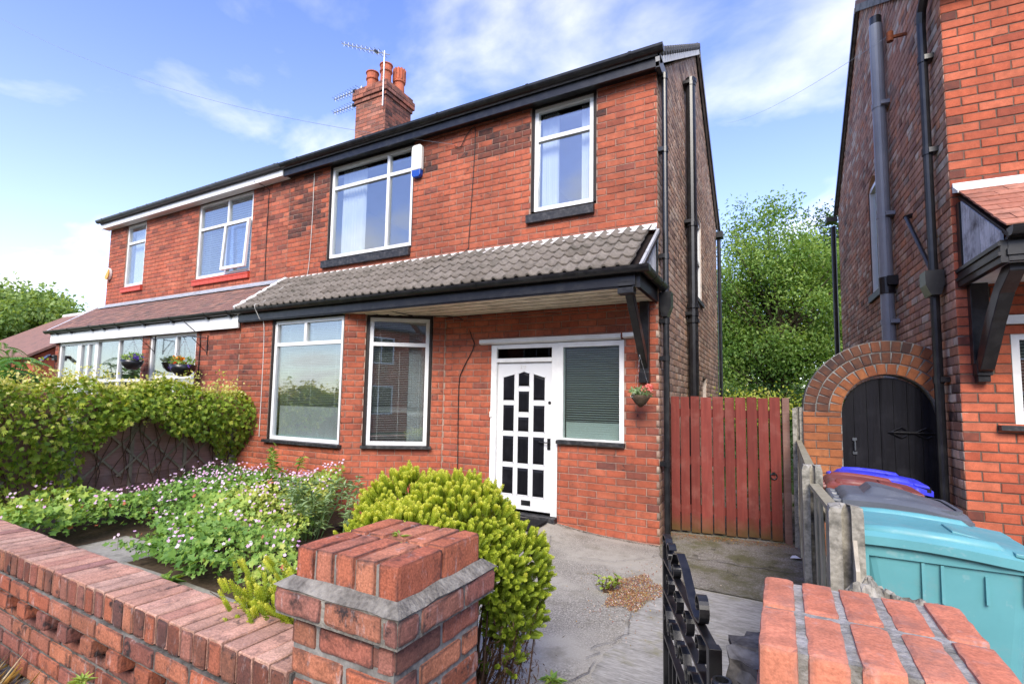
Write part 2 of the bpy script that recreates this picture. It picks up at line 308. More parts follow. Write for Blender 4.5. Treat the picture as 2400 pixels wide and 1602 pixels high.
# ------------------------------------------------------------ ground materials
q=NT('asphalt',.9,.2); n=q.noise(85,3,.7); c=q.ramp(n,[(.3,(.11,.1,.083)),(.5,(.26,.242,.205)),(.62,(.41,.385,.33)),(.75,(.6,.57,.5))])
c=q.mix(q.ramp(q.noise(1.3,6,.6),[(.42,0.),(.58,.8)]),c,(.4,.375,.315)); c=q.mix(q.math('MULTIPLY',q.ramp(q.noise(3.5,7,.7),[(.54,0.),(.68,1.)]),.5),c,(.14,.125,.085)); q.col(c); q.bump(n,.7,.006)
q=NT('concrete_drive',.9,.2); n=q.noise(1.,6,.65,q.mapping((12,70,12))); c=q.ramp(n,[(.3,(.2,.19,.165)),(.5,(.33,.315,.28)),(.7,(.44,.42,.38))])
c=q.mix(q.math('MULTIPLY',q.ramp(q.noise(2.2,7,.68),[(.48,0.),(.66,1.)]),.75),c,(.13,.125,.1)); c=q.mix(q.math('MULTIPLY',q.ramp(q.noise(4.1,6,.65),[(.55,0.),(.7,1.)]),.55),c,(.19,.175,.06)); q.col(c); q.bump(q.noise(60,5),.6,.006)
q=NT('concrete_mossy',.92,.15); n=q.noise(70,5,.7); c=q.ramp(n,[(.3,(.1,.09,.075)),(.5,(.22,.2,.165)),(.68,(.38,.355,.31))])
c=q.mix(q.ramp(q.noise(2.6,7,.7),[(.42,0.),(.62,.8)]),c,(.10,.095,.035)); c=q.mix(q.math('MULTIPLY',q.ramp(q.noise(6,7,.75),[(.55,0.),(.66,1.)]),.8),c,(.045,.04,.03)); q.col(c); q.bump(n,.8,.008)
speck('paving',(.4,.38,.33),(.29,.275,.24),40,.9,.3,.15,dirt=(.09,.09,.075),dscale=4,damt=.6)
speck('pavement',(.25,.24,.225),(.18,.175,.165),40,.9,.3,.15,dirt=(.1,.095,.09),dscale=3,damt=.5)
speck('tarmac',(.055,.055,.057),(.085,.085,.086),90,.85,.5,.2)
speck('lawn',(.05,.085,.02),(.08,.12,.03),12,.95,.5,.05)
# ------------------------------------------------------------ bricks
PITCH=.245; CH=.0899; JT=.0075
BM={}
def brick_arrays(w,d,h,c=.004,j=.0016,rng=RNG):
    a=w/2;b=h/2; c=min(c,w*.2,h*.2); e=c+min(.02,w*.28,h*.28)
    r=lambda: rng.uniform(-j,j); Q=((-1,-1),(1,-1),(1,1),(-1,1))
    i_=[(sx*(a-e)+2*r(),-abs(r())*.5,sz*(b-e)+2*r()) for sx,sz in Q]
    f=[(sx*(a-c)+r(),-abs(r()),sz*(b-c)+r()) for sx,sz in Q]
    m_=[(sx*a+r(),-c,sz*b+r()) for sx,sz in Q]
    k=[(sx*a,-d,sz*b) for sx,sz in Q]
    return np.array(i_+f+m_+k)
BF=np.array([(0,3,2,1)]+[(g*4+i,g*4+(i+1)%4,g*4+4+(i+1)%4,g*4+4+i) for g in range(3) for i in range(4)])
BEDGE=[0.]*4+[1.]*12
WORN={'brick_wall','brick_new'}
def worn_mesh(w,d,h,mat):
    """rounded, chipped brick: surface lattice of a box, Y outward with its front at 0"""
    hv=np.array([w/2,d/2,h/2]); cnt=[max(3,min(8,int(w/.028))),3,max(3,min(8,int(h/.028)))]; r=.0045; idx={}; vs=[]; fs=[]; eg=[]
    def vert(i,j,k):
        key=(i,j,k)
        if key not in idx:
            g=np.array([i/cnt[0],j/cnt[1],k/cnt[2]]); g=g*2-1; t=g*hv
            # crowd lattice lines towards the edges
            for a_ in range(3):
                if 0<(i,j,k)[a_]<cnt[a_]:
                    if (i,j,k)[a_]==1: t[a_]=-hv[a_]+min(.014,hv[a_]*.4)
                    elif (i,j,k)[a_]==cnt[a_]-1: t[a_]=hv[a_]-min(.014,hv[a_]*.4)
            q_=np.clip(t,-(hv-r),hv-r); dv=t-q_; L=np.linalg.norm(dv); 
            if L>0: t=q_+dv/L*r
            ext=sum(abs(abs(g[a_])-1)<1e-6 for a_ in range(3)); 
            if ext>=2: t=t-np.sign(t)*np.minimum(RNG.exponential(.0011,3),.005)*(1.8 if ext==3 else 1.)
            else: t=t+RNG.normal(0,.0007,3)
            near=max(0,1-min(sorted(hv-abs(g*hv))[1],.02)/.02)
            idx[key]=len(vs); vs.append(t-np.array([0,d/2,0])); eg.append(1. if ext>=2 else .55*near)
        return idx[key]
    for ax_ in range(3):
        b_,c_=[q_ for q_ in range(3) if q_!=ax_]
        for side in(0,cnt[ax_]):
            if ax_==1 and side==0: continue
            for i in range(cnt[b_]):
                for j in range(cnt[c_]):
                    quad=[]
                    for (p_,q_) in((i,j),(i+1,j),(i+1,j+1),(i,j+1)):
                        t=[0,0,0]; t[ax_]=side; t[b_]=p_; t[c_]=q_; quad.append(vert(*t))
                    flip=(side==0)!=(ax_==1)
                    fs.append(tuple(quad[::-1]) if flip else tuple(quad))
    me=bpy.data.meshes.new('brick'); me.from_pydata([tuple(v) for v in vs],[],fs); me.materials.append(M(mat)); me.attributes.new('edge','FLOAT','POINT').data.foreach_set('value',eg); me.update(); return me
def brick_mesh(w,d,h,mat,var=0):
    k=(round(w,3),round(d,3),round(h,3),mat,var)
    if k not in BM and mat in WORN: BM[k]=worn_mesh(k[0],k[1],k[2],mat)
    if k not in BM:
        me=bpy.data.meshes.new('brick'); v=brick_arrays(k[0],k[1],k[2],*((.006,.0035) if mat in WORN else ())); me.from_pydata([tuple(p) for p in v]+[],[],[tuple(int(i) for i in q) for q in BF]+[(12,13,14,15)])
        me.materials.append(M(mat)); me.attributes.new('edge','FLOAT','POINT').data.foreach_set('value',BEDGE); me.update(); BM[k]=me
    return BM[k]
class Bricks:
    """collects bricks; the ones that show largest become objects, the rest one joined part"""
    def __init__(s): s.b=[]
    def add(s,c,u,n,w,d,h,mat,tint=None,soot=0.,up=None):
        up=V(0,0,1) if up is None else up; u=np.array(u,float); n=np.array(n,float)
        if np.cross(u,n)@up<0: u=-u
        s.b.append((np.array(c,float),np.array(u,float),np.array(n,float),np.array(up,float),w,d,h,mat,RNG.random() if tint is None else tint,soot))
    def emit(s,parent,limit=300,name='brick',rest='brickwork'):
        A=[]
        for b in s.b:
            x,y,z=scr(b[0]); dv=CP-b[0]; fc=abs((dv/np.linalg.norm(dv))@b[2])
            vis=z>.15 and -1.05<x-.02<1.05 and -.72<y-.017<.72
            facing=(dv@b[2])>0
            A.append(b[4]*b[6]*fc/z**2 if vis and facing else -1)
        order=np.argsort(-np.array(A)); vs={}; 
        for rank,i in enumerate(order):
            c,u,n,up,w,d,h,mat,t,so=s.b[i]
            if rank<limit and A[i]>0:
                o=bpy.data.objects.new(name,brick_mesh(w,d,h,mat,i%5))
                mm=Matrix.Identity(4)
                for k in range(3): mm[k][0]=u[k]; mm[k][1]=n[k]; mm[k][2]=up[k]
                o.location=Vector(c); o.rotation_euler=mm.to_euler(); o['tint']=float(t); o['soot']=float(so); reg(o,parent)
            else:
                L=vs.setdefault(mat,[[],[],[]]); a=brick_arrays(w,d,h); L[0].append(c+a[:,:1]*u+a[:,1:2]*n+a[:,2:]*up); L[1].append(t); L[2].append(so)
        if vs:
            mats=list(vs); vv=[];ff=[];mi=[];tt=[];ss=[];k=0
            for j,mt in enumerate(mats):
                for a,t,so in zip(*vs[mt]):
                    vv.append(a); ff.append(BF+k); mi+=[j]*13; tt+=[t]*16; ss+=[so]*16; k+=16
            o=npmesh(rest,np.vstack(vv),np.vstack(ff),None,parent,tt,mats=mats,mi=mi)
            a=o.data.attributes.new('soot','FLOAT','POINT'); a.data.foreach_set('value',np.array(ss,np.float32)); o.data.attributes.new('edge','FLOAT','POINT').data.foreach_set('value',np.tile(np.array(BEDGE,np.float32),k//16)); o['kind']='stuff'
def vnoise(x,z,s=1.):
    return .5+.25*(math.sin(x*2.1*s+1.3*math.sin(z*1.7*s))+math.sin(z*3.3*s+x*.9*s+1.1*math.sin(x*1.3*s)))
def lay(B,O,u,n,s0,s1,z0,z1,mat,ops=(),clip=None,soot=None,bond='s',depth=.05,proud=0.,phase=0.,ch=CH,pitch=PITCH,jt=JT,tint=None):
    """lay courses of bricks on a wall plane. ops: openings (s0,s1,z0,z1)"""
    O=np.array(O,float);u=np.array(u,float);n=np.array(n,float)
    k0=math.floor((z0)/ch); k=k0
    while k*ch<z1-.02:
        za=max(k*ch,z0); zb=min((k+1)*ch,z1); zc=(za+zb)/2; hh=zb-za-jt
        if hh<.02: k+=1; continue
        a,b=s0,s1
        if clip: a2,b2=clip(zc); a=max(a,a2); b=min(b,b2)
        segs=[(a,b)] if b-a>.03 else []
        for (o0,o1,p0,p1) in ops:
            if p0<zc<p1:
                ns=[]
                for (x,y) in segs:
                    if o1<=x or o0>=y: ns.append((x,y)); continue
                    if o0-x>.02: ns.append((x,o0))
                    if y-o1>.02: ns.append((o1,y))
                segs=ns
        P=pitch; st=(pitch/2 if k%2 else 0.)+phase
        if bond=='e' and k%4==0: P=pitch/2; st=pitch/4+phase
        if bond=='f': st=(0.375*pitch if k%2 else 0.)+phase
        for (x,y) in segs:
            i=math.floor((x-s0-st)/P)-1
            while True:
                ba=s0+st+i*P; bb=ba+P
                if bond=='f':
                    j=i//2; ba=s0+st+j*1.5*pitch+(pitch if i%2 else 0); bb=ba+(pitch/2 if i%2 else pitch)
                i+=1
                if ba>=y-.01: break
                xa=max(ba,x); xb=min(bb,y)
                if xb-xa<.028: continue
                sc=(xa+xb)/2; ww=xb-xa-jt
                so=soot(sc,zc) if soot else 0.
                B.add(O+u*sc+n*(proud+RNG.uniform(-.002,.002))+V(0,0,zc),u,n,ww,depth,hh+RNG.uniform(-.0015,.0015),mat,tint() if tint else None,so)
        k+=1
def backing(O,u,n,s0,s1,z0,z1,ops,th=.2,rec=.007,top=None,mb=None):
    """mortar body of the wall with its openings; top: list of (s,z) above z1 (gable)"""
    mb=mb or MB(); O=np.array(O,float);u=np.array(u,float);n=np.array(n,float)
    S=sorted({s0,s1,*[min(max(o,s0),s1) for q in ops for o in q[:2]]}); Z=sorted({z0,z1,*[min(max(o,z0),z1) for q in ops for o in q[2:]]})
    for a,b in zip(S,S[1:]):
        run=None
        for c,d in zip(Z,Z[1:]):
            if b-a<1e-4 or d-c<1e-4: continue
            sc=(a+b)/2; zc=(c+d)/2
            if any(o[0]<sc<o[1] and o[2]<zc<o[3] for o in ops): continue
            mb.obox(O+u*sc+n*(-rec-th/2)+V(0,0,zc),u,n,(0,0,1),(b-a,th,d-c))
    if top:
        mb.prism([O+u*a+n*(-rec)+V(0,0,b) for a,b in top],-n*th)
    return mb
# ------------------------------------------------------------ windows
def window(par,O,u,n,s0,s1,z0,z1,mull=(),trans=(),fr=.055,dep=.07,set_=.03,gl='glass',fmat='white_upvc',border=.04,bmat='dark_timber',head=0.,slat=None,curtains=(),name='window',blind_top=None,label=None):
    """frame mesh is the part; panes, blind, curtains are its sub-parts. mull: (s,za,zb) trans:(z,sa,sb)"""
    O=np.array(O,float);u=np.array(u,float);n=np.array(n,float); Z=V(0,0,1)
    P=lambda s,z,o: O+u*s+n*o+Z*z
    mb=MB()
    def bar(a,b,c,d,o0,dp,mi=0): mb.obox(P((a+b)/2,(c+d)/2,o0-dp/2),u,n,(0,0,1),(b-a,dp,d-c),mi)
    bar(s0,s0+fr,z0,z1,-set_,dep); bar(s1-fr,s1,z0,z1,-set_,dep); bar(s0+fr,s1-fr,z0,z0+fr,-set_,dep); bar(s0+fr,s1-fr,z1-fr,z1,-set_,dep)
    # inner bead
    for (z,a,b) in trans: bar(max(a,s0+fr),min(b,s1-fr),z-fr/2,z+fr/2,-set_-.002,dep-.006)
    for (s,a,b) in mull: bar(s-fr/2,s+fr/2,max(a,z0+fr),min(b,z1-fr),-set_-.001,dep-.004)
    if border:
        bar(s0-border,s0-.001,z0,z1+head,-.012,.12,1); bar(s1+.001,s1+border,z0,z1+head,-.012,.12,1)
        bar(s0,s1,z1+.001,z1+max(head,border*.6),-.012,.12,1)
    w_=mb.build(name,[fmat,bmat],par)
    if label: w_['label']=label
    # panes: split by transoms (full or partial) and mullions
    Zs=sorted({z0,z1,*[t[0] for t in trans]})
    cells=[]
    Ss=sorted({s0,s1,*[m_[0] for m_ in mull]})
    used=np.zeros((len(Ss)-1,len(Zs)-1),bool)
    def hasm(s,za,zb): return any(abs(m_[0]-s)<1e-6 and m_[1]<=za+.06 and m_[2]>=zb-.06 for m_ in mull)
    def hast(z,sa,sb): return any(abs(t[0]-z)<1e-6 and t[1]<=sa+.06 and t[2]>=sb-.06 for t in trans)
    for i in range(len(Ss)-1):
        for j in range(len(Zs)-1):
            if used[i,j]: continue
            i2=i
            while i2+1<len(Ss)-1 and not hasm(Ss[i2+1],Zs[j],Zs[j+1]): i2+=1
            j2=j
            while j2+1<len(Zs)-1 and not hast(Zs[j2+1],Ss[i],Ss[i2+1]): j2+=1
            used[i:i2+1,j:j2+1]=True; cells.append((Ss[i],Ss[i2+1],Zs[j],Zs[j2+1]))
    for (a,b,c,d) in cells:
        g=MB(); g.obox(P((a+b)/2,(c+d)/2,-set_-dep*.55),u,n,(0,0,1),(b-a-fr*.9,.008,d-c-fr*.9)); g.build('pane',gl,w_)
    if slat:
        za,zb,pit,tilt=slat[:4]; b=MB(); z=za
        while z<zb:
            tl=tilt(z) if callable(tilt) else tilt
            ay=n*math.cos(tl)+Z*math.sin(tl); az=np.cross(u,ay)
            b.obox(P((s0+s1)/2,z,-set_-dep-.05),u,ay,az,(s1-s0-2*fr-.01,.034,.0016)); z+=pit
        for k in (.16,.5,.84):
            b.obox(P(s0+(s1-s0)*k,(za+zb)/2,-set_-dep-.03),u,n,(0,0,1),(.004,.002,zb-za))
        b.build('blind','blind',w_)
    for (ca,cb) in curtains:
        kx=26; vs=[];fs=[]
        for i in range(kx+1):
            s=ca+(cb-ca)*i/kx; o=-set_-dep-.1+.022*math.sin(i*1.9)+.008*math.sin(i*4.3)
            vs+=[P(s,z0+fr*.5,o),P(s,z1-fr*.5,o)]
        fs=[(2*i,2*i+2,2*i+3,2*i+1) for i in range(kx)]
        c=MB(); c.add(vs,fs); c.build('curtain','curtain',w_,smooth=True)
    return w_
def room(par,a,b,name='interior'):
    a=np.array(a,float); b=np.array(b,float)
    c=(a+b)/2; d=b-a; mb=MB(); t=.04
    mb.box((a[0],b[1]-t,a[2]),b); mb.box(a,(a[0]+t,b[1]-t,b[2])); mb.box((b[0]-t,a[1],a[2]),(b[0],b[1]-t,b[2])); mb.box((a[0]+t,a[1],a[2]),(b[0]-t,b[1]-t,a[2]+t)); mb.box((a[0]+t,a[1],b[2]-t),(b[0]-t,b[1]-t,b[2]))
    return mb.build(name,'room',par)
def xprof(mb,prof,x0,x1,mi=0): mb.prism([V(x0,y,z) for y,z in prof],V(x1-x0,0,0),mi); return mb
def gutter_prof(y,z,r=.055):
    # open half-round gutter, outer lip towards -y, top at z
    p=[(y-r+2*r*0,z)]
    o=[(y+r*math.cos(t),z+r*math.sin(t)*1.15) for t in np.linspace(math.pi,2*math.pi,9)]
    i=[(y+(r-.006)*math.cos(t),z+(r-.006)*math.sin(t)*1.15) for t in np.linspace(2*math.pi,math.pi,9)]
    return o+i
def gutter(par,y,z,x0,x1,mat,r=.055,br=None,name='gutter'):
    mb=MB(); xprof(mb,gutter_prof(y,z,r),x0,x1)
    xprof(mb,[(y+r*math.cos(t),z+r*math.sin(t)*1.15) for t in np.linspace(math.pi,2*math.pi,9)],x0-.004,x0); xprof(mb,[(y+r*math.cos(t),z+r*math.sin(t)*1.15) for t in np.linspace(math.pi,2*math.pi,9)],x1,x1+.004)
    for x in (br or []):
        pr=[(y+(r+.007)*math.cos(t),z+.004+(r+.007)*math.sin(t)*1.15) for t in np.linspace(math.pi,2*math.pi,9)]
        pi=[(y+(r+.0005)*math.cos(t),z+.004+(r+.0005)*math.sin(t)*1.15) for t in np.linspace(2*math.pi,math.pi,9)]
        xprof(mb,pr+pi,x-.02,x+.02)
    return mb.build(name,mat,par)
# ------------------------------------------------------------ roof tiles
def pantile_mesh(w,L,mat,seed=0):
    n=12; vs=[]; r=np.random.default_rng(seed)
    def h(t): 
        c=math.cos(4*math.pi*t-math.pi*.2); return .034*(max(0,c)**.75 if c>0 else 0.)
    j=r.uniform(-.004,.004,n+1)
    for y,dz in((0,0),(L,0)):
        for k in range(n+1): vs.append((w*k/n-w/2,y+(j[k] if y==0 else 0),h(k/n)+.022))
    for y in(0,L):
        for k in range(n+1): vs.append((w*k/n-w/2,y+(j[k] if y==0 else 0),h(k/n)))
    m_=n+1; fs=[]
    for k in range(n):
        fs.append((k,k+1,m_+k+1,m_+k)); fs.append((2*m_+k,2*m_+k+1,k+1,k)); 
    fs+=[(0,m_,3*m_,2*m_),(n,2*m_+n,3*m_+n,m_+n)]
    me=bpy.data.meshes.new('roof_tile'); me.from_pydata(vs,[],fs); me.materials.append(M(mat)); me.polygons.foreach_set('use_smooth',[i%2==0 and i<2*n for i in range(len(fs))]); me.update(); return me
def place_mesh(me,name,parent,c,ax,ay,az,tint=0.):
    o=bpy.data.objects.new(name,me); mm=Matrix.Identity(4)
    for k in range(3): mm[k][0]=ax[k]; mm[k][1]=ay[k]; mm[k][2]=az[k]
    o.location=Vector(c); o.rotation_euler=mm.to_euler(); o['tint']=float(tint); return reg(o,parent)
def plain_tiles(par,x0,x1,ye,ze,yt,zt,mat,rows,w=.17,name='roof_tile',dirx=None,O=None,limit=300):
    """plain tiles on a slope from eave (ye,ze) to top (yt,zt) running along +x (or a frame dirx/dirn)"""
    dx=V(1,0,0) if dirx is None else dirx; dy=V(0,1,0) if dirx is None else V(-dirx[1],dirx[0],0); O=V(0,0,0) if O is None else O
    sl=V(0,yt-ye,zt-ze); Ls=math.hypot(yt-ye,zt-ze); cy=(yt-ye)/Ls; cz=(zt-ze)/Ls
    g=Ls/rows; B=[]
    for r in range(rows):
        x=x0-(w/2 if r%2 else 0)
        while x<x1-.01:
            a=max(x,x0); b=min(x+w,x1); x+=w
            if b-a<.03: continue
            d=g*r; th=-.045+RNG.uniform(-.012,.012)
            ay=dy*(cy*math.cos(th)-cz*math.sin(th))+V(0,0,1)*(cz*math.cos(th)+cy*math.sin(th)); az=np.cross(dx,ay)
            p=O+dx*((a+b)/2)+dy*(ye+cy*d)+V(0,0,ze+cz*d)+az*(.016+RNG.uniform(-.001,.003))
            B.append((p,dx,ay,az,b-a-.003,g*1.35))
    key={}
    area=[]
    for b in B:
        X,Y,Zd=scr(b[0]); area.append(1/Zd**2 if Zd>0 and abs(X)<1.05 else -1)
    rest=MB()
    for rank,i in enumerate(np.argsort(-np.array(area))):
        p,ax,ay,az,ww,ll=B[i]
        if rank<limit:
            k=(round(ww,3),round(ll,3),mat)
            if k not in key:
                mb=MB(); mb.box((-ww/2,0,0),(ww/2,ll,.013)); me=bpy.data.meshes.new('roof_tile'); me.from_pydata(mb.v,[],mb.f); me.materials.append(M(mat)); key[k]=me
            place_mesh(key[k],name,par,p,ax,ay,az,RNG.random())
        else: rest.obox(p+ay*ll/2+az*.0065,ax,ay,az,(ww,ll,.013),0,RNG.random())
    if rest.v: rest.build('roof_tiling',mat,par,attr=True)['kind']='stuff'
# ------------------------------------------------------------ foliage
def unit(a): return a/(np.linalg.norm(a,axis=-1,keepdims=True)+1e-9)
def rdir(n,rng=RNG): return unit(rng.normal(size=(n,3)))
def leaf_arrays(P,D,Nn,L,W,fold=.25,droop=0.):
    """diamond leaf, folded on the midrib: 4 verts, 2 tris"""
    D=unit(D); S=unit(np.cross(D,Nn)); U=np.cross(S,D); L=np.asarray(L)[:,None]; W=np.asarray(W)[:,None]
    mid=P+D*L*.45; a=P; t=P+D*L-U*L*droop; l=mid-S*W*.5+U*W*fold; r=mid+S*W*.5+U*W*fold
    n=len(P); v=np.stack([a,l,t,r],1).reshape(-1,3); k=np.arange(n)[:,None]*4
    f=np.concatenate([k+np.array([0,3,2]),k+np.array([0,2,1])]); return v,f
def cat(parts):
    vs=[];fs=[];ts=[];k=0
    for v,f,t in parts: vs.append(v); fs.append(f+k); ts.append(t); k+=len(v)
    return np.vstack(vs),np.vstack(fs),np.concatenate(ts)
def palmate(P,D,Nn,size,nl=5,spread=1.9,w=.36,fold=.12,tint=None,droop=.12):
    out=[]
    D=unit(D); S=unit(np.cross(D,Nn)); U=np.cross(S,D)
    for k in range(nl):
        a=(k/(nl-1)-.5)*spread; d=D*math.cos(a)+S*math.sin(a); ln=size*(1-.28*abs(a)/(spread/2))
        v,f=leaf_arrays(P,d,U,ln,ln*w*1.25,fold,droop); out.append((v,f,np.repeat(tint,4)))
    return cat(out)
# ============================================================ SETTING: ground
def gz(x,y):
    z=-.19-.018*max(0.,-y)
    z+=.135*math.exp(-((x-4.95)/.85)**2)*max(0.,min(1.,(y+1.5)/1.2))
    z+=.01*math.sin(x*1.7+y)*math.sin(y*1.3)
    return z
def sheet(name,mat,poly_x,poly_y,dz=0.,zf=gz,nx=None,mask=None):
    xs=np.linspace(*poly_x,nx or max(2,int((poly_x[1]-poly_x[0])/.12))); ys=np.linspace(*poly_y,max(2,int((poly_y[1]-poly_y[0])/.12)))
    vs=[(x,y,zf(x,y)+dz) for y in ys for x in xs]; n=len(xs); fs=[]
    for j in range(len(ys)-1):
        for i in range(n-1):
            if mask and not mask((xs[i]+xs[i+1])/2,(ys[j]+ys[j+1])/2): continue
            fs.append((j*n+i,j*n+i+1,(j+1)*n+i+1,(j+1)*n+i))
    mb=MB(); mb.add(vs,fs); o=mb.build(name,mat,smooth=True); o['kind']='structure'; return o
g=MB(); g.box((-300,-300,-.9),(300,300,-.42)); g.build('ground','lawn')['kind']='structure'
g=MB(); g.box((-60,-7.4,-.6),(60,-5.32,-.30)); g.build('pavement','pavement')['kind']='structure'
g=MB(); g.box((-60,-13.5,-.6),(60,-7.52,-.415)); g.build('road','tarmac')['kind']='structure'
g=MB(); g.box((-60,-7.52,-.6),(60,-7.4,-.295)); g.build('kerb','concrete')['kind']='structure'
DW=sheet('driveway','asphalt',(3.3,8.2),(-5.0,.05))
def crack(pts,w_=.007):
    P=[]
    for (x0,y0),(x1,y1) in zip(pts,pts[1:]):
        m_=max(2,int(math.hypot(x1-x0,y1-y0)/.06))
        P+=[(x0+(x1-x0)*t/m_+RNG.normal()*.022,y0+(y1-y0)*t/m_+RNG.normal()*.022) for t in range(m_)]
    mb=MB(); vs=[]
    for i,(x,y) in enumerate(P):
        a_=P[max(i-1,0)];b_=P[min(i+1,len(P)-1)]; d=unit(V(b_[0]-a_[0],b_[1]-a_[1],0)); nn=V(-d[1],d[0],0)*w_*RNG.uniform(.3,.8)
        z=gz(x,y)+.021; vs+=[V(x,y,z)+nn,V(x,y,z)-nn]
    mb.add(vs,[(2*i,2*i+1,2*i+3,2*i+2) for i in range(len(P)-1)]); mb.build('crack','ledge',DW)
crack([(7.05,-.12),(6.75,-.6),(6.5,-.93),(6.05,-.98)]); crack([(6.98,-2.1),(7.0,-2.47),(6.9,-2.8),(6.95,-3.1),(6.72,-3.7)]); crack([(6.95,-.36),(7.5,-.33),(8.15,-.3)],.011); crack([(5.6,-.5),(5.9,-1.3),(5.75,-2.1),(6.1,-2.9)],.005); crack([(7.35,-1.9),(7.6,-2.6),(7.5,-3.4)],.005)
def strip(name,mat,xl,xr,y0,y1,dz,zf=gz,nx=14):
    ys=np.arange(y0,y1+.001,.04); vs=[];fs=[]
    for y in ys:
        a_,b_=xl(y),xr(y); vs+=[(a_+(b_-a_)*i/nx,y,zf(a_+(b_-a_)*i/nx,y)+dz) for i in range(nx+1)]
    m_=nx+1; fs=[(j*m_+i,j*m_+i+1,(j+1)*m_+i+1,(j+1)*m_+i) for j in range(len(ys)-1) for i in range(nx)]
    mb=MB(); mb.add(vs,fs); o=mb.build(name,mat,smooth=True); o['kind']='structure'
jit=lambda y:.02*math.sin(y*3)+.025*math.sin(y*7.3+1)+.012*math.sin(y*19)+.008*math.sin(y*41)
strip('concrete_strip','concrete_drive',lambda y:7.0+jit(y)-(.12*(y+1.9) if y>-1.9 else 0),lambda y:8.3,-5.0,-1.28,.006)
strip('passage','concrete_mossy',lambda y:6.79+(max(0,-.1-y)*.3)+jit(y)*.6,lambda y:8.3,-1.24,5.,.012,zf=lambda x,y: gz(x,min(y,.3))+.03*max(0,min(1,(y+.3)/.5)))
sheet('neighbour_drive','concrete_drive',(8.3,13),(-5.2,.7),0.)
sheet('bed_soil','soil',(-7,4.9),(-4.8,-.86),.026,mask=lambda x,y:y>(-4.3 if x<1.25 else -3.05 if x<2.3 else -3.5) and x<2.9+.2*math.sin(y*3)+max(0,min(1.95,(-y-1.5)*1.02)))
sheet('garden_path','paving',(-7,6.5),(-4.9,-3.0),.02)
# paving flags along the wall
pv=MB()
# ============================================================ OUR HOUSE
HX=6.77
H=thing('semi_detached_house',(3.4,3.3,-.2),'red brick semi-detached house half with white panelled door, bay and grey tiled porch roof','house')
def up_soot(s,z):
    r=RNG.random(); band=math.exp(-((z-5.2)/.2)**4)*(.45+.75*vnoise(s*1.1+.6,z*.8)) if s>.9 else math.exp(-((z-5.0)/.55)**4)*.85
    if s>5.9: band*=.35
    if r<band*1.1: return RNG.uniform(.6,1.)
    return RNG.uniform(.1,.4) if RNG.random()<.3 else .04
B=Bricks(); ex=V(1,0,0); fy=V(0,-1,0); O0=V(0,0,0)
MIDW=(1.098,2.937,3.908,5.571); RW=(5.087,5.945,4.088,5.578)
ops=[(MIDW[0]-.045,MIDW[1]+.02,MIDW[2]-.08,5.66),(RW[0]-.045,RW[1]+.045,RW[2]-.04,5.66),(4.468,5.48,-.12,2.245),(5.479,6.353,.93,2.245)]
lay(B,O0,ex,fy,0.,HX,2.65,5.66,'brick_facing',ops,soot=up_soot)
lay(B,O0,ex,fy,3.66,HX,-.27,2.65,'brick_facing',ops,soot=lambda s,z:(RNG.uniform(.2,.6) if s>6.1 and z>.2 and RNG.random()<.4 else (.15 if RNG.random()<.15 else 0)),phase=.02)
wall=backing(O0,ex,fy,0.,HX-.012,2.65,5.66,ops); backing(O0,ex,fy,3.6,HX-.012,-.35,2.65,ops,mb=wall)
# bay: front face y=-.85, canted face
BY=-.85; bc=V(2.44,BY,0); be=V(3.67,0,0); bl=float(np.linalg.norm(be-bc)); bu=(be-bc)/bl; bn=V(bu[1],-bu[0],0)
BW1=(.865,2.415,.772,2.668); BW2=(.372,1.255,.77,2.655)
lsoot=lambda s,z:min(1.,max(0.,.42-.25*abs(s-.0)+.35*(vnoise(s*3,z*2.2)-.5)))*(1 if RNG.random()<.75 else .2)
o1=[(BW1[0]-.045,2.44,BW1[2]-.05,2.75)]; o2=[(BW2[0]-.05,BW2[1]+.05,BW2[2]-.05,2.75)]
lay(B,V(0,BY,0),ex,fy,0.,2.44,-.3,2.74,'brick_facing',o1,soot=lambda s,z:lsoot(s,z) if s<.9 else (.25 if RNG.random()<.12 else 0))
lay(B,bc,bu,bn,0.,bl-.01,-.3,2.74,'brick_facing',o2,soot=lambda s,z:.25 if RNG.random()<.15 else 0,phase=-.06)
backing(V(0,BY,0),ex,fy,0.,2.43,-.4,2.74,o1,mb=wall); backing(bc,bu,bn,.0,bl,-.4,2.74,o2,mb=wall)
wall_o=wall.build('wall','mortar',H)
# gable side wall
RIDGE=(3.55,8.02); EAVE=5.62; HB=6.7
def gclip(z):
    if z<EAVE: return (0.,HB)
    t=(z-EAVE)/(RIDGE[1]-EAVE); return (RIDGE[0]*t,HB-(HB-RIDGE[0])*t) if t<1 else (1.,0.)
ey=V(0,1,0)
gops=[(3.25,4.0,3.3,4.98),(3.95,4.5,1.1,1.97)]
lay(B,V(HX,0,0),ey,ex,0.,HB,-.3,8.0,'brick_gable',gops,clip=gclip,bond='e',soot=lambda s,z:.5*max(0,vnoise(s,z)-.45)+(.5 if RNG.random()<.1 else 0))
gw=backing(V(HX,0,0),ey,ex,.012,HB,-.4,EAVE,gops,top=[(.012,EAVE),(HB,EAVE),RIDGE],th=.2)
# ---- plain block returns so that the shell is closed
gw.box((0,HB-.2,-.4),(HX-.21,HB-.007,EAVE))
gable_o=gw.build('gable_wall','mortar_pale',H)
B.emit(wall_o,300)
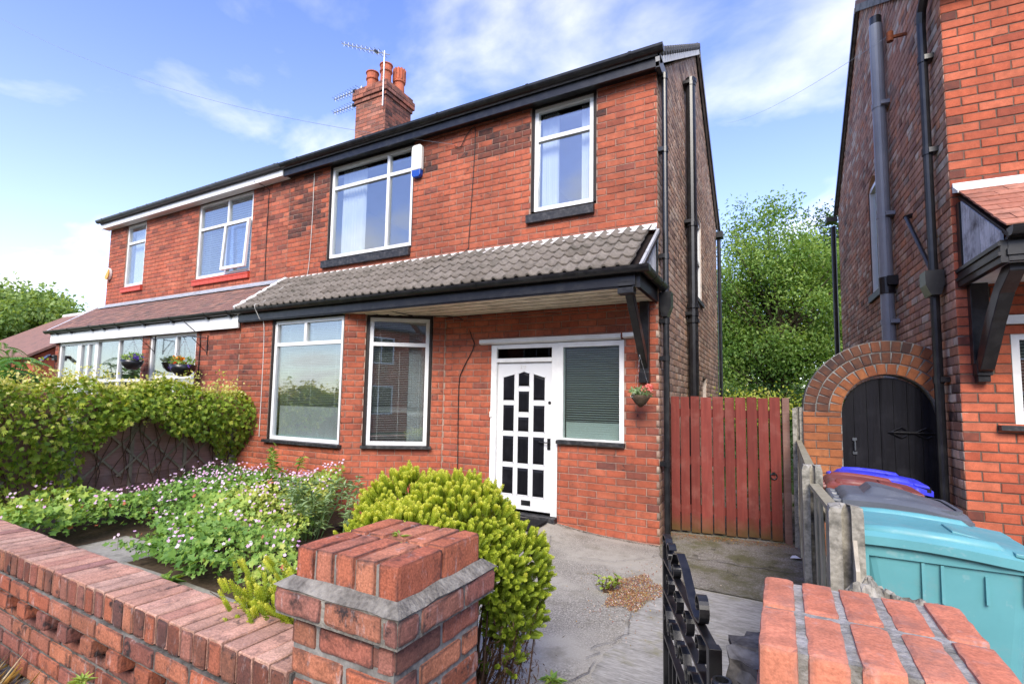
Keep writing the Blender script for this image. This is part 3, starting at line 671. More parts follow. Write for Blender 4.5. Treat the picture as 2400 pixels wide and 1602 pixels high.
# ---- roof
def roof(par,x0,x1,name='roof'):
    mb=MB(); e0=V(0,-.2,EAVE+.06); r0=V(0,RIDGE[0],RIDGE[1]+.12); b0=V(0,HB+.2,EAVE+.06)
    for a,b in((e0,r0),(r0,b0)):
        d=b-a; nn=unit(V(0,-d[2],d[1])); 
        mb.prism([a+V(x0,0,0),a+V(x1,0,0),b+V(x1,0,0),b+V(x0,0,0)],nn*.06)
    mb.tube([r0+V(x0,0,.03),r0+V(x1,0,.03)],.1,10)
    return mb.build(name,'slate',par)
ro=roof(H,0.004,HX+.045)
vg=MB()
for a,b,k in((V(HX+.02,-.18,EAVE+.02),V(HX+.02,RIDGE[0],RIDGE[1]+.08),22),(V(HX+.02,RIDGE[0],RIDGE[1]+.08),V(HX+.02,HB+.1,EAVE+.03),22)):
    d=b-a; nn=unit(V(0,-d[2],d[1]))*(1 if d[1]>0 else 1)
    if nn[2]<0: nn=-nn
    vg.prism([a-nn*.05,b-nn*.05,b+nn*.035,a+nn*.035],V(.05,0,0))
vg.build('verge_mortar','white_mortar',ro)
ve=MB()
a=V(HX+.0,-.16,EAVE+.1); b=V(HX+.0,RIDGE[0],RIDGE[1]+.15)
for i in range(20):
    p=a+(b-a)*(i+.5)/20; ve.tube([p+V(-.12,0,.03),p+V(.09,0,.03)],.055,8)
ve.build('verge_tiles','slate',ro)
bg_=MB(); bg_.prism([V(HX+.06,RIDGE[0]-.02,RIDGE[1]+.1),V(HX+.06,HB+.15,EAVE+.06),V(HX+.06,HB+.15,EAVE-.1),V(HX+.06,RIDGE[0]-.02,RIDGE[1]-.06)],V(.025,0,0)); bg_.build('bargeboard','black_paint',H)
# ---- upper fascia + gutter
f=MB(); f.box((.0,-.17,5.565),(HX+.06,-.13,5.735)); f.box((.0,-.131,5.60),(HX-.005,-.001,5.63)); f.build('fascia','black_paint',H)
gutter(H,-.225,5.775,.02,HX+.12,'black_paint',.066,[.5,2.1,3.6,5.1,6.5])
ge=MB(); ge.prism([V(HX+.02,-.17,5.55),V(HX+.02,.28,5.55),V(HX+.02,.3,5.72),V(HX+.02,-.17,5.72)],V(.05,0,0)); ge.build('eaves_box','black_paint',H)
# ---- upper windows
tA=3.93+.0
w1=window(H,O0,ex,fy,*MIDW,mull=[(2.4,3.9,5.6)],trans=[(5.175,1.0,3.0)],head=.06,curtains=[(1.2,1.75)],label='white four-pane bedroom window over the bay')
w2=window(H,O0,ex,fy,*RW,trans=[(5.12,5.0,6.0)],head=.06,curtains=[(5.13,5.38),(5.72,5.9)],label='white two-pane bedroom window at the right corner')
for wo,(a,b,zb,zs) in((w1,(.98,2.95,3.90,3.73)),(w2,(5.0,5.97,4.075,3.915))):
    s=MB(); s.prism([V(a,.05,zb-.005),V(a,-.06,zb-.045),V(a,-.06,zs),V(a,.05,zs)],V(b-a,0,0)); s.build('sill','black_sill',wo)
# ---- bay windows
tw=lambda z:1.1 if z<1.3 else .42+.1*math.sin(z*9)
w3=window(H,V(0,BY,0),ex,fy,*BW1,mull=[(1.575,2.29,2.7)],trans=[(2.286,.8,2.5)],head=.05,slat=(.84,2.6,.0265,tw),label='wide white bay window with venetian blind')
w4=window(H,bc,bu,bn,*BW2,trans=[(2.26,.3,1.3)],head=.05,slat=(.84,2.6,.0265,lambda z:.3+(.5 if 1.25<z<1.33 else 0)),curtains=[(.95,1.2)],label='canted side window of the bay with venetian blind')
s=MB(); s.box((.79,BY-.07,.725),(2.47,BY+.06,.768)); s.build('sill','black_sill',w3)
s=MB(); s.obox(bc+bu*.815+bn*.01+V(0,0,.747),bu,bn,(0,0,1),(1.02,.13,.04)); s.build('sill','black_sill',w4)
ib=MB(); ib.box((.9,BY+.12,.8),(2.3,BY+.3,.83)); ib.build('window_board','sill_lit',w3)  # inner sill board, lit look and reflection painted in as pale teal
# ---- door, sidelight, lintel
dy=.045
D_=MB(); L0,L1=4.558,5.386
pan=[[(4.651,1.464),(4.823,1.464),(4.823,1.823),(4.651,1.782)],[(4.887,1.66),(5.049,1.66),(5.049,1.832),(4.968,1.858),(4.887,1.832)],[(5.114,1.47),(5.279,1.47),(5.279,1.775),(5.114,1.825)],[(4.89,1.307),(5.049,1.307),(5.049,1.589),(4.89,1.589)],
 [(4.654,1.043),(4.82,1.043),(4.82,1.398),(4.654,1.398)],[(5.116,1.047),(5.279,1.047),(5.279,1.398),(5.116,1.398)],[(4.887,1.044),(5.047,1.044),(5.047,1.237),(4.887,1.237)],
 [(4.654,.62),(4.82,.62),(4.82,.974),(4.654,.974)],[(4.885,.614),(5.047,.614),(5.047,.976),(4.885,.976)],[(5.115,.617),(5.278,.617),(5.278,.975),(5.115,.975)],
 [(4.655,.197),(4.82,.197),(4.82,.553),(4.655,.553)],[(4.888,.196),(5.048,.196),(5.048,.551),(4.888,.551)],[(5.116,.19),(5.279,.19),(5.279,.549),(5.116,.549)]]
D_.box((L0,dy,.0),(L1,dy+.045,1.985)); door=D_.build('door','door_white',H,bevel=.003)
for P_ in pan:
    cx=sum(p[0] for p in P_)/len(P_); cz=sum(p[1] for p in P_)/len(P_); a=MB(); k=len(P_)
    outer=[V(p[0],dy-.002,p[1]) for p in P_]; inn=[V(cx+(p[0]-cx)*.78,dy-.016,cz+(p[1]-cz)*(1-.036/abs(p[1]-cz))) for p in P_]
    a.add(outer+inn+[o+V(0,.004,0) for o in outer],[tuple(k+i for i in range(k))]+[(i,(i+1)%k,k+(i+1)%k,k+i) for i in range(k)]+[(2*k+i,2*k+(i+1)%k,(i+1)%k,i) for i in range(k)]); a.build('panel','door_black' if len(P_)!=99 else 'glass_dark',door)
    fr=MB()
    for i in range(k):
        p,q2=outer[i],outer[(i+1)%k]; d=unit(q2-p); nn=np.cross(d,V(0,1,0)); 
        fr.obox((p+q2)/2+nn*(.007 if (((p+q2)/2+nn*.007)-V(cx,dy,cz))@nn>0 and ((((p+q2)/2)-V(cx,dy,cz))@nn>0) else -.007),d,(0,1,0),np.cross(d,V(0,1,0)),(np.linalg.norm(q2-p)+.02,.012,.013))
    fr.build('bead','door_white',door)
a=MB(); a.box((5.325,dy-.012,.82),(5.368,dy,.968)); a.tube([V(5.347,dy-.01,.915),V(5.347,dy-.05,.915),V(5.335,dy-.055,.915),V(5.235,dy-.055,.92),V(5.222,dy-.05,.926)],.0085,8); a.build('door_handle','black_plastic',door)
a=MB(); a.tube([V(5.35,dy-.008,1.44),V(5.35,dy+.01,1.44)],.021,14); a.build('lock','black_plastic',door)
a=MB(); a.box((4.95,dy-.008,.062),(5.085,dy,.128)); a.box((4.965,dy-.014,.078),(5.07,dy-.008,.112)); a.build('letterbox','black_plastic',door)
# house number 10, white on white
a=MB(); a.box((4.917,dy-.006,1.905),(4.931,dy,1.945)); a.box((4.907,dy-.006,1.897),(4.941,dy,1.905)); a.box((4.907,dy-.006,1.945),(4.941,dy,1.953))
ring=[(math.cos(t),math.sin(t)) for t in np.linspace(0,2*math.pi,21)[:-1]]
for i in range(20):
    p=ring[i];q2=ring[(i+1)%20]
    a.prism([V(4.977+.019*p[0],dy-.006,1.925+.028*p[1]),V(4.977+.019*q2[0],dy-.006,1.925+.028*q2[1]),V(4.977+.010*q2[0],dy-.006,1.925+.018*q2[1]),V(4.977+.010*p[0],dy-.006,1.925+.018*p[1])],V(0,.006,0))
a.build('house_number','white_mortar',door)
F=MB()
F.box((4.468,.0,-.03),(4.553,.09,2.235)); F.box((5.391,.001,-.03),(5.478,.09,2.235)); F.box((4.5535,.002,1.99),(5.3905,.09,2.045)); F.box((4.5535,.002,2.18),(5.3905,.09,2.236))
F.box((5.4785,-.004,.965),(5.552,.09,2.236)); F.box((6.295,-.004,.965),(6.353,.09,2.236)); F.box((5.5525,-.003,.965),(6.2945,.09,.99)); F.box((5.5525,-.003,2.172),(6.2945,.09,2.236))
dfo=F.build('door_frame','white_paint',H,bevel=.003)
a=MB(); a.box((4.55,.04,2.04),(5.395,.048,2.19)); a.build('pane','glass_dark',dfo)
a=MB(); a.box((5.545,.03,.98),(6.3,.036,2.18)); a.build('pane','glass_obscure',dfo)
a=MB(); z=1.0
while z<2.15:
    tl=1.0 if z<1.2 else .3; a.obox(V(5.925,.1,z),(1,0,0),(0,-math.cos(tl),math.sin(tl)),(0,math.sin(tl),math.cos(tl)),(.72,.036,.002)); z+=.03
a.build('blind','blind',dfo)
a=MB(); a.box((5.485,-.07,.918),(6.37,.02,.9615)); a.build('sill','black_sill',dfo)
a=MB(); a.prism([V(4.29,-.055,2.262),V(4.29,.0,2.242),V(4.29,.0,2.325),V(4.29,-.055,2.315)],V(2.03,0,0)); a.prism([V(6.345,-.055,2.268),V(6.345,.0,2.25),V(6.345,.0,2.325),V(6.345,-.055,2.32)],V(.135,0,0)); a.build('lintel','white_paint',H,bevel=.006)
a=MB(); a.box((4.45,-.10,-.10),(5.49,.06,-.035)); a.build('door_step','black_sill',H)
a=MB(); a.box((4.465,-.018,1.225),(4.497,-.001,1.303)); a.box((4.474,-.023,1.25),(4.488,-.018,1.278)); a.build('doorbell','alarm_white',H)
# ---- porch roof (concrete pantiles)
PE=(-1.0,2.86); PT=(-.01,3.585)
sl=V(0,PT[0]-PE[0],PT[1]-PE[1]); SL=float(np.linalg.norm(sl)); sd_=sl/SL; sn=V(0,-sd_[2],sd_[1])
a=MB(); a.prism([V(.0,PE[0]+.05,PE[1]-.0),V(HX+.03,PE[0]+.05,PE[1]-.0),V(HX+.03,PT[0],PT[1]-.04),V(.0,PT[0],PT[1]-.04)],-sn*.03); pr=a.build('porch_roof','dark_timber',H)
rows=5; gauge=SL/rows; tw_=.30; meshes=[pantile_mesh(tw_,gauge+.05,'tile_concrete',i) for i in range(4)]
for r in range(rows):
    x=.10
    th=-.085; ay=sd_*math.cos(th)+sn*math.sin(th); az=np.cross(V(1,0,0),ay)
    while x+tw_<HX+.14:
        p=V(x+tw_/2,0,0)+V(0,PE[0],PE[1])+sd_*(gauge*r-.01)+sn*.036
        place_mesh(meshes[random.randrange(4)],'roof_tile',pr,p+V(0,0,RNG.uniform(-.003,.003)),V(1,0,0),ay,az,RNG.random()); x+=tw_
a=MB(); a.prism([V(.03,-.001,3.66),V(.03,-.012,3.66),V(.03,-.02,3.62),V(.03,-.12,3.565),V(.03,-.12,3.545),V(.03,-.0015,3.575)],V(HX-.04,0,0)); a.build('flashing','white_mortar',pr)
# mortar fillet at the party line
pts=[V(.06+.018*math.sin(i*2.3),0,0)+V(0,PE[0],PE[1])+sd_*(SL*i/26)+sn*(.055+.008*math.sin(i*3.1)) for i in range(27)]
a=MB(); a.tube(pts,[.045+.008*math.sin(i*1.7) for i in range(27)],7); a.build('mortar_fillet','white_mortar',pr)
a=MB(); a.box((.05,-.93,2.685),(HX-.05,-.8935,2.86)); a.box((.05,-.945,2.70),(HX-.05,-.9305,2.735)); a.box((HX-.05,-.9,2.68),(HX-.005,-.003,2.86)); a.build('porch_fascia','black_paint',H)
gutter(H,-.985,2.89,.02,HX+.11,'black_paint',.062,[.9,2.2,3.5,4.8,6.1],name='porch_gutter')
# side return gutter
a=MB(); pf=[(HX+.05+.06*math.cos(t),2.885+.07*math.sin(t)) for t in np.linspace(math.pi,2*math.pi,9)]+[(HX+.05+.054*math.cos(t),2.885+.063*math.sin(t)) for t in np.linspace(2*math.pi,math.pi,9)]
a.prism([V(x,-.985,z) for x,z in pf],V(0,1.12,0))
for y in(-.6,-.25,.05): 
    pf2=[(HX+.05+.067*math.cos(t),2.888+.078*math.sin(t)) for t in np.linspace(math.pi,2*math.pi,9)]+[(HX+.05+.0605*math.cos(t),2.888+.0705*math.sin(t)) for t in np.linspace(2*math.pi,math.pi,9)]
    a.prism([V(x,y,z) for x,z in pf2],V(0,.03,0))
a.build('side_gutter','black_paint',H)
# cheek boards
ck=MB()
ch_o=MB(); ch_o.box((HX-.035,-.06,2.9),(HX+.004,-.003,3.5)); cho=ch_o.build('cheek_post','black_paint',H)
for i in range(9):
    y0=-.07-.1*i-.095; y1=y0+.093; top=lambda y:PE[1]+(y-PE[0])/(PT[0]-PE[0])*(PT[1]-PE[1])-.05
    if top(y0)<2.93: break
    a=MB(); a.prism([V(HX-.03,y0,2.9),V(HX-.03,y1,2.9),V(HX-.03,y1,top(y1)),V(HX-.03,y0,top(y0))],V(.02,0,0)); a.build('cheek_board','cheek_wood',H)['tint']=random.random()
a=MB(); a.prism([V(HX-.01,PE[0]+.06,PE[1]+.0),V(HX-.01,PT[0],PT[1]-.055),V(HX-.01,PT[0],PT[1]+.0),V(HX-.01,PE[0]+.06,PE[1]+.055)],V(.03,0,0)); a.build('cheek_verge','cheek_wood',H)
# soffit boards
for i in range(9):
    y0=-.8925+.0985*i; xa=3.6+(y0)*1.44+.0 if y0<-.05 else 3.6
    a=MB(); a.box((max(2.3,2.47+(y0+.85)*1.447),y0,2.692+.005*(i%2)),(HX-.02,y0+.08,2.712)); a.build('soffit_board','soffit_cream',H)
# bracket
bx0,bx1=6.56,6.67
a=MB(); a.box((bx0-.0,-.075,1.72),(bx1,-.001,2.69)); a.prism([V(bx0+.012,-.88,2.74),V(bx0+.012,-.74,2.74),V(bx0+.012,-.06,2.02),V(bx0+.012,-.06,1.86)],V(.085,0,0)); a.box((bx0-.005,-.1,1.70),(bx1+.005,-.002,1.83)); a.build('bracket','black_paint',H,bevel=.006)
a=MB(); a.box((bx0-.03,-.93,2.62),(bx1+.03,-.80,2.75)); a.build('bracket_end','black_paint',H,bevel=.006)
# ---- pipes
def pipe(par,pts,r,mat,clips=(),name='downpipe',wall=None,n=12):
    mb=MB(); mb.tube(pts,r,n)
    for z in clips:
        p=np.array(pts[0],float); q2=np.array(pts[-1],float); t=(z-p[2])/(q2[2]-p[2]); c=p+(q2-p)*t
        mb.tube([c-V(0,0,.035),c+V(0,0,.035)],r+.008,n)
        if wall is not None: mb.obox(c+np.array(wall)*.5,unit(np.array(wall)),(0,0,1),np.cross(unit(np.array(wall)),V(0,0,1)),(np.linalg.norm(wall),.05,r*3.2))
    o=mb.build(name,mat,par,smooth=False); return o
px_,py_=HX+.075,.07
pipe(H,[V(px_,py_,5.6),V(px_,py_,2.78)],.036,'black_plastic',[4.6,3.25,5.55],wall=V(-.07,0,0))
a=MB(); a.prism([V(HX+.01,.0,2.80),V(HX+.145,.0,2.80),V(HX+.145,.0,2.62),V(HX+.1,.0,2.5),V(HX+.04,.0,2.5),V(HX+.01,.0,2.6)],V(0,.15,0)); a.build('hopper','black_plastic',H)
pipe(H,[V(px_,py_,2.5),V(px_,py_,-.12),],.036,'black_plastic',[2.0,.75,2.45],wall=V(-.07,0,0))
a=MB(); a.tube([V(px_,py_,-.1),V(px_+.01,py_-.04,-.18),V(px_+.03,py_-.12,-.22)],.045,10); a.build('shoe','grey_plastic',H)
so=pipe(H,[V(HX+.1,2.1,6.7),V(HX+.1,2.12,1.3),V(HX+.1,2.12,-.2)],.076,'black_plastic',[6.6,4.32,2.86],wall=V(-.1,0,0),name='soil_pipe')
for z in(6.62,4.25,2.95,2.72): a=MB(); a.tube([V(HX+.1,2.11,z),V(HX+.1,2.11,z+.06)],.093,16); a.build('collar','black_plastic',so)
a=MB(); a.tube([V(HX+.05,6.75,5.5),V(HX+.05,6.75,-.2)],.045,10); a.box((HX-.05,6.62,5.42),(HX+.15,6.86,5.56)); a.build('rear_downpipe','black_plastic',H)
# gable windows
gwn=window(H,V(HX,0,0),ey,ex,3.25,4.0,3.36,4.85,trans=[(4.1,3.2,4.1)],fr=.06,set_=.025,border=0,label='tall narrow landing window in the gable wall')
a=MB(); a.box((HX-.1,3.22,3.28),(HX+.04,4.03,3.345)); a.build('sill','black_sill',gwn)
# arch head over the gable window
a=MB(); pts=[(3.25+.75*k/12,4.82+.13*math.sin(math.pi*k/12)) for k in range(13)]
a.prism([V(HX-.1,s,z) for s,z in pts]+[V(HX-.1,4.0,5.0),V(HX-.1,3.25,5.0)],V(.09,0,0)); a.build('arch_head','mortar_pale',H)
window(H,V(HX,0,0),ey,ex,4.0,4.45,1.15,1.93,fr=.06,set_=.08,border=0,fmat='white_paint',label='small white window low in the gable wall')
# ---- alarm box
a=MB(); a.prism([V(2.965,-.002,5.08),V(3.165,-.002,5.08),V(3.165,-.002,5.46),V(3.13,-.002,5.5),V(3.0,-.002,5.5),V(2.965,-.002,5.46)],V(0,-.085,0)); al=a.build('alarm_box','alarm_white',H,bevel=.02)
a=MB(); a.prism([V(2.978,-.004,5.10),V(3.065,-.004,5.078),V(3.152,-.004,5.10),V(3.15,-.004,5.0),V(3.12,-.004,4.965),V(3.01,-.004,4.965),V(2.98,-.004,5.0)],V(0,-.078,0)); a.build('strobe','alarm_blue',al,bevel=.012)
# ---- cables on the wall
def cable(par,pts,r=.006,mat='cable',name='cable',k=6):
    P=[np.array(p,float) for p in pts]; out=[]
    for i in range(len(P)-1):
        p0=P[max(i-1,0)];p1=P[i];p2=P[i+1];p3=P[min(i+2,len(P)-1)]
        for t in np.linspace(0,1,k,endpoint=False):
            out.append(.5*((2*p1)+(-p0+p2)*t+(2*p0-5*p1+4*p2-p3)*t*t+(-p0+3*p1-3*p2+p3)*t**3))
    out.append(P[-1]); mb=MB(); mb.tube(out,r,5); return mb.build(name,mat,par)
cable(H,[V(3.75,-.02,5.34),V(3.86,-.02,5.3),V(3.96,-.02,5.45),V(4.07,-.012,5.55),V(4.12,-.012,5.45),V(4.09,-.012,4.6),V(4.05,-.012,3.86),V(4.03,-.02,3.68),V(3.9,-.25,3.5),V(3.75,-.6,3.22),V(3.7,-.98,2.95)])
cable(H,[V(3.05,-.93,2.75),V(3.4,-.5,2.66),V(3.92,-.02,2.66),V(4.15,-.012,2.35),V(4.17,-.012,2.2),V(4.0,-.012,1.9),V(3.94,-.012,1.65),V(3.95,-.012,.6),V(3.96,-.012,-.1)],.007)
cable(H,[V(.66,-.012,5.55),V(.66,-.012,4.6),V(.62,-.012,3.75),V(.55,-.05,3.6),V(.5,-.4,3.38),V(.62,-.9,3.0),V(.62,-1.05,2.92),V(.63,-.96,2.72),V(.64,-.862,2.5),V(.66,-.862,.8)],.006,'cable_white')
# rooms behind the windows
room(H,(.3,.22,2.9),(4.3,3.4,5.5)); room(H,(4.4,.22,2.9),(6.5,3.4,5.5)); room(H,(.1,BY+.24,-.2),(2.28,3.2,2.7)); room(H,(3.95,.22,-.2),(6.5,3.0,2.66))
room(H,(HX-1.2,2.9,3.2),(HX-.22,4.4,5.1))
# ---- chimney on the party line
Bc=Bricks(); CX0,CX1,CY0,CY1=-.415,.49,2.0,2.9; CZ0=6.6; CZ1=8.235
sootc=lambda s,z:min(1,.15+.5*max(0,vnoise(s*4,z*3)-.45)+(.35 if RNG.random()<.3 else 0))
lay(Bc,V(CX0,CY0,0),ex,fy,0,CX1-CX0,CZ0,CZ1,'brick_chimney',soot=sootc); lay(Bc,V(CX1,CY0,0),ey,ex,0,CY1-CY0,CZ0,CZ1,'brick_chimney',soot=lambda s,z:min(1,sootc(s,z)+.3),phase=.12)
c_=MB(); c_.box((CX0+.007,CY0+.007,CZ0),(CX1-.007,CY1,CZ1+.35))
for i,(pj,zz) in enumerate(((.03,CZ1),(.065,CZ1+.09),(.065,CZ1+.18),(.03,CZ1+.27))):
    lay(Bc,V(CX0-pj,CY0-pj,zz),ex,fy,0,CX1-CX0+2*pj,0,.088,'brick_chimney',soot=lambda s,z:.6 if RNG.random()<.55 else .2,phase=.1*i,depth=.09,ch=.0885); lay(Bc,V(CX1+pj,CY0-pj,zz),ey,ex,0,CY1-CY0+2*pj,0,.088,'brick_chimney',soot=lambda s,z:.6 if RNG.random()<.6 else .2,phase=.1*i,depth=.09,ch=.0885)
chim=c_.build('chimney','mortar',H); Bc.emit(chim,220)
a=MB(); a.box((CX0+.02,CY0+.02,CZ1+.352),(CX1-.02,CY1-.02,CZ1+.39)); a.build('flaunching','mortar_grey',chim)
def pot(x,y,z,h,kind):
    a=MB()
    if kind==0: a.lathe((x,y,z),[(.125,0),(.13,.02),(.12,h-.2),(.145,h-.18),(.15,h-.16),(.135,h-.15),(.135,h-.03),(.155,h-.02),(.155,h),(.12,h),(.11,h-.1)],16)
    else:
        a.lathe((x,y,z),[(.125,0),(.13,.02),(.12,h-.34),(.15,h-.32),(.15,h-.28),(.128,h-.27),(.128,h)],16)
        for k in range(12):
            t=2*math.pi*k/12; a.obox((x+.14*math.cos(t),y+.14*math.sin(t),z+h-.14),(math.cos(t),math.sin(t),0),(-math.sin(t),math.cos(t),0),(0,0,1),(.03,.035,.28))
    return a.build('chimney_pot','terracotta',chim,smooth=False)
pot(-.2,2.28,CZ1+.37,.50,0); pot(.2,2.3,CZ1+.37,.58,0); pot(.33,2.62,CZ1+.37,.60,1)
# ============================================================ LEFT HOUSE (other half of the pair)
LH=thing('semi_detached_house',(-3.4,3.3,-.2),'attached left half of the pair with white windows, white fascia and brown tiled porch','house')
B=Bricks(); LW=-7.0
lops=[(-2.937,-1.09,3.86,5.62),(-5.945,-5.08,4.0,5.62)]
lay(B,O0,ex,fy,-HX,-.002,2.65,5.66,'brick_left',lops,soot=lambda s,z:min(1,max(0,(z-4.9)*1.0)*(.9 if RNG.random()<.7 else .2))+(.3 if RNG.random()<.1 else 0)+(.35 if s>-1.0 and RNG.random()<.4 else 0))
lo2=[(-2.86,-1.285,.75,2.74),(-6.83,-3.13,-.25,2.74)]
lay(B,V(0,BY,0),ex,fy,LW,-.002,-.3,2.74,'brick_left',lo2,soot=lambda s,z:min(1.,max(0.,.55+.5*(vnoise(s*3,z*2.2)-.5)))*(1 if RNG.random()<.7 else .25))
wl=backing(O0,ex,fy,-HX,-.002,2.65,5.66,lops); backing(V(0,BY,0),ex,fy,LW,-.002,-.4,2.74,lo2,mb=wl)
wl.box((-HX,.21,-.4),(-HX+.2,HB,EAVE)); wl.prism([V(-HX,0,EAVE+.041),V(-HX,HB,EAVE+.041),V(-HX,RIDGE[0],RIDGE[1])],V(.2,0,0)); wl.box((-HX+.2,HB-.2,-.4),(-.01,HB-.007,EAVE)); wl.box((LW,BY+.21,-.4),(LW+.2,.0,2.7))
wlo=wl.build('wall','mortar',LH); B.emit(wlo,300)
roof(LH,-HX-.08,-.004)
a=MB(); a.box((-HX-.08,-.19,5.575),(-.0,-.15,5.73)); a.box((-HX-.08,-.15,5.585),(-.0,-.001,5.605)); a.build('fascia','white_upvc',LH)
gutter(LH,-.245,5.775,-HX-.14,-.0,'grey_gutter',.062,[-6.6,-5.7,-4.9,-4.5,-3.7,-2.9,-1.9,-.9,-.1])
lb=window(LH,O0,ex,fy,-2.937,-1.1,3.94,5.575,mull=[(-1.93,3.8,5.6)],trans=[(5.02,-3,-1)],border=0,slat=(4.0,5.5,.05,.05),label='white first-floor window with one casement ajar')
# casement ajar (lower right)
a=MB(); th=.055; hz=4.99; Lc=.99; cu=V(1,0,0); cd_=V(0,-math.sin(th),-math.cos(th)); cn=np.cross(cu,cd_)
def cb(s0,s1,d0,d1): a.obox(V((s0+s1)/2,-.03,hz)+cd_*((d0+d1)/2),cu,cd_,cn,(s1-s0,d1-d0,.05))
cb(-1.9,-1.84,0,Lc); cb(-1.17,-1.11,0,Lc); cb(-1.84,-1.17,0,.06); cb(-1.84,-1.17,Lc-.06,Lc); co=a.build('casement','white_upvc',LH)
a=MB(); a.obox(V(-1.505,-.03,hz)+cd_*(Lc/2),cu,cd_,cn,(.7,Lc-.1,.008)); a.build('pane','glass',co)
ls=window(LH,O0,ex,fy,-5.945,-5.09,4.05,5.575,trans=[(5.12,-6,-5)],border=0,curtains=[(-5.9,-5.13)],label='narrow white first-floor window at the far left')
for wo,(p,r) in((lb,(-2.97,-1.06)),(ls,(-5.98,-5.05))):
    zt=3.93 if wo is lb else 4.045
    n_=int((r-p)/.155); stp=(r-p)/n_
    for i in range(n_):
        s=MB(); x0=p+stp*i; s.prism([V(x0,.05,zt),V(x0,-.055,zt-.035),V(x0,-.062,zt-.06),V(x0,-.05,zt-.075),V(x0,-.05,zt-.15),V(x0,.05,zt-.15)],V(stp-.004,0,0)); s.build('sill_tile','red_sill',wo)
# ground floor porch windows
OB=V(0,BY,0)
g1=window(LH,OB,ex,fy,-2.86,-1.285,.75,2.60,mull=[(-1.98,.7,2.6)],trans=[(1.78,-3,-1)],border=0,label='white ground-floor window behind the right hanging basket')
a=MB(); a.box((-2.86,BY+.005,2.601),(-1.285,BY+.09,2.74)); a.box((-2.25,BY-.01,2.655),(-1.85,BY+.005,2.675)); a.build('vent_head','white_upvc',g1)
g2=window(LH,OB,ex,fy,-5.05,-3.13,.55,2.62,mull=[(-4.1,.5,2.7)],trans=[(1.72,-5.1,-3.1)],border=0,label='white ground-floor window behind the left hanging basket')
g3=window(LH,OB,ex,fy,-5.85,-5.06,-.2,2.60,mull=[(-5.45,-.2,2.7)],trans=[(1.6,-6,-5)],fr=.075,border=0,name='porch_door',label='white glazed porch door behind the hedge')
g4=window(LH,OB,ex,fy,-6.83,-5.86,.55,2.62,trans=[(1.55,-7,-5.8)],fr=.085,border=0,label='white porch window at the far left corner')
a=MB(); a.box((-6.83,BY+.004,2.622),(-3.13,BY+.09,2.74)); a.box((-6.83,BY+.004,-.3),(-5.86,BY+.1,.549)); a.box((-5.05,BY+.004,-.3),(-3.13,BY+.1,.549)); a.build('window_panels','white_upvc',LH)
# porch roof plain tiles
a=MB(); a.prism([V(LW-.12,PE[0]+.05,PE[1]-.03),V(-.002,PE[0]+.05,PE[1]-.03),V(-.002,PT[0],PT[1]-.05),V(LW-.12,PT[0],PT[1]-.05)],-sn*.03); lpr=a.build('porch_roof','dark_timber',LH)
plain_tiles(lpr,LW-.12,.02,PE[0]-.02,PE[1]-.0,PT[0],PT[1]-.01,'tile_clay',11,w=.21)
a=MB(); a.prism([V(-HX,-.001,3.66),V(-HX,-.010,3.66),V(-HX,-.015,3.62),V(-HX,-.15,3.555),V(-HX,-.15,3.54),V(-HX,-.0015,3.575)],V(HX+.02,0,0)); a.build('flashing','lead',lpr)
a=MB(); a.prism([V(LW-.14,PE[0],PE[1]-.02),V(LW-.14,PT[0],PT[1]-.02),V(LW-.14,PT[0],PT[1]+.05),V(LW-.14,PE[0],PE[1]+.05)],V(.06,0,0)); a.build('verge_strip','white_upvc',lpr)
a=MB(); a.box((LW-.1,-.93,2.60),(.03,-.90,2.84)); a.build('porch_fascia','white_upvc',LH)
gutter(LH,-.985,2.89,LW-.22,-.0,'black_paint',.06,[-6.7,-6.0,-5.0,-4.5,-3.9,-2.9,-1.9,-.8,-.15],name='porch_gutter')
for x in(-6.7,-6.0,-5.0,-4.5,-3.9,-2.9,-1.9,-.8,-.15): a=MB(); a.box((x-.03,-.99,2.79),(x+.03,-.931,2.82)); a.build('gutter_bracket','black_paint',LH)
cable(LH,[V(-1.55,-1.0,2.84),V(-1.2,-.93,2.6),V(-1.13,-.87,2.5),V(-1.14,-.865,1.6),V(-1.16,-.865,.6)],.008)
cable(LH,[V(-.82,-.2,5.62),V(-.62,-.02,5.5),V(-.6,-.012,5.3),V(-.6,-.012,4.4),V(-.58,-.012,3.68)],.007)
a=MB(); a.prism([V(-6.62+.11*math.cos(t),-.002,4.44+.15*math.sin(t)) for t in np.linspace(0,2*math.pi,17)[:-1]],V(0,-.07,0)); al=a.build('alarm_box','alarm_white',LH,bevel=.015)
a=MB(); a.prism([V(-6.62+.112*math.cos(t),-.073,4.44+.152*math.sin(t)) for t in np.linspace(-2.5,.7,12)],V(0,-.02,0)); a.build('strobe','alarm_yellow',al)
a=MB(); a.box((-6.98,BY-.06,2.2),(-6.86,BY-.001,2.32)); a.tube([V(-6.92,BY-.05,2.26),V(-6.95,BY-.16,2.3)],.02,8); a.prism([V(-7.05,BY-.12,2.3),V(-6.87,BY-.12,2.3),V(-6.85,BY-.26,2.17),V(-7.07,BY-.26,2.17)],V(0,0,.03)); a.build('floodlight','black_plastic',LH)
room(LH,(-4.0,.22,2.9),(-.3,3.4,5.5)); room(LH,(-6.5,.22,2.9),(-4.2,3.4,5.5)); room(LH,(-6.75,BY+.24,-.3),(-.2,3.0,2.72))
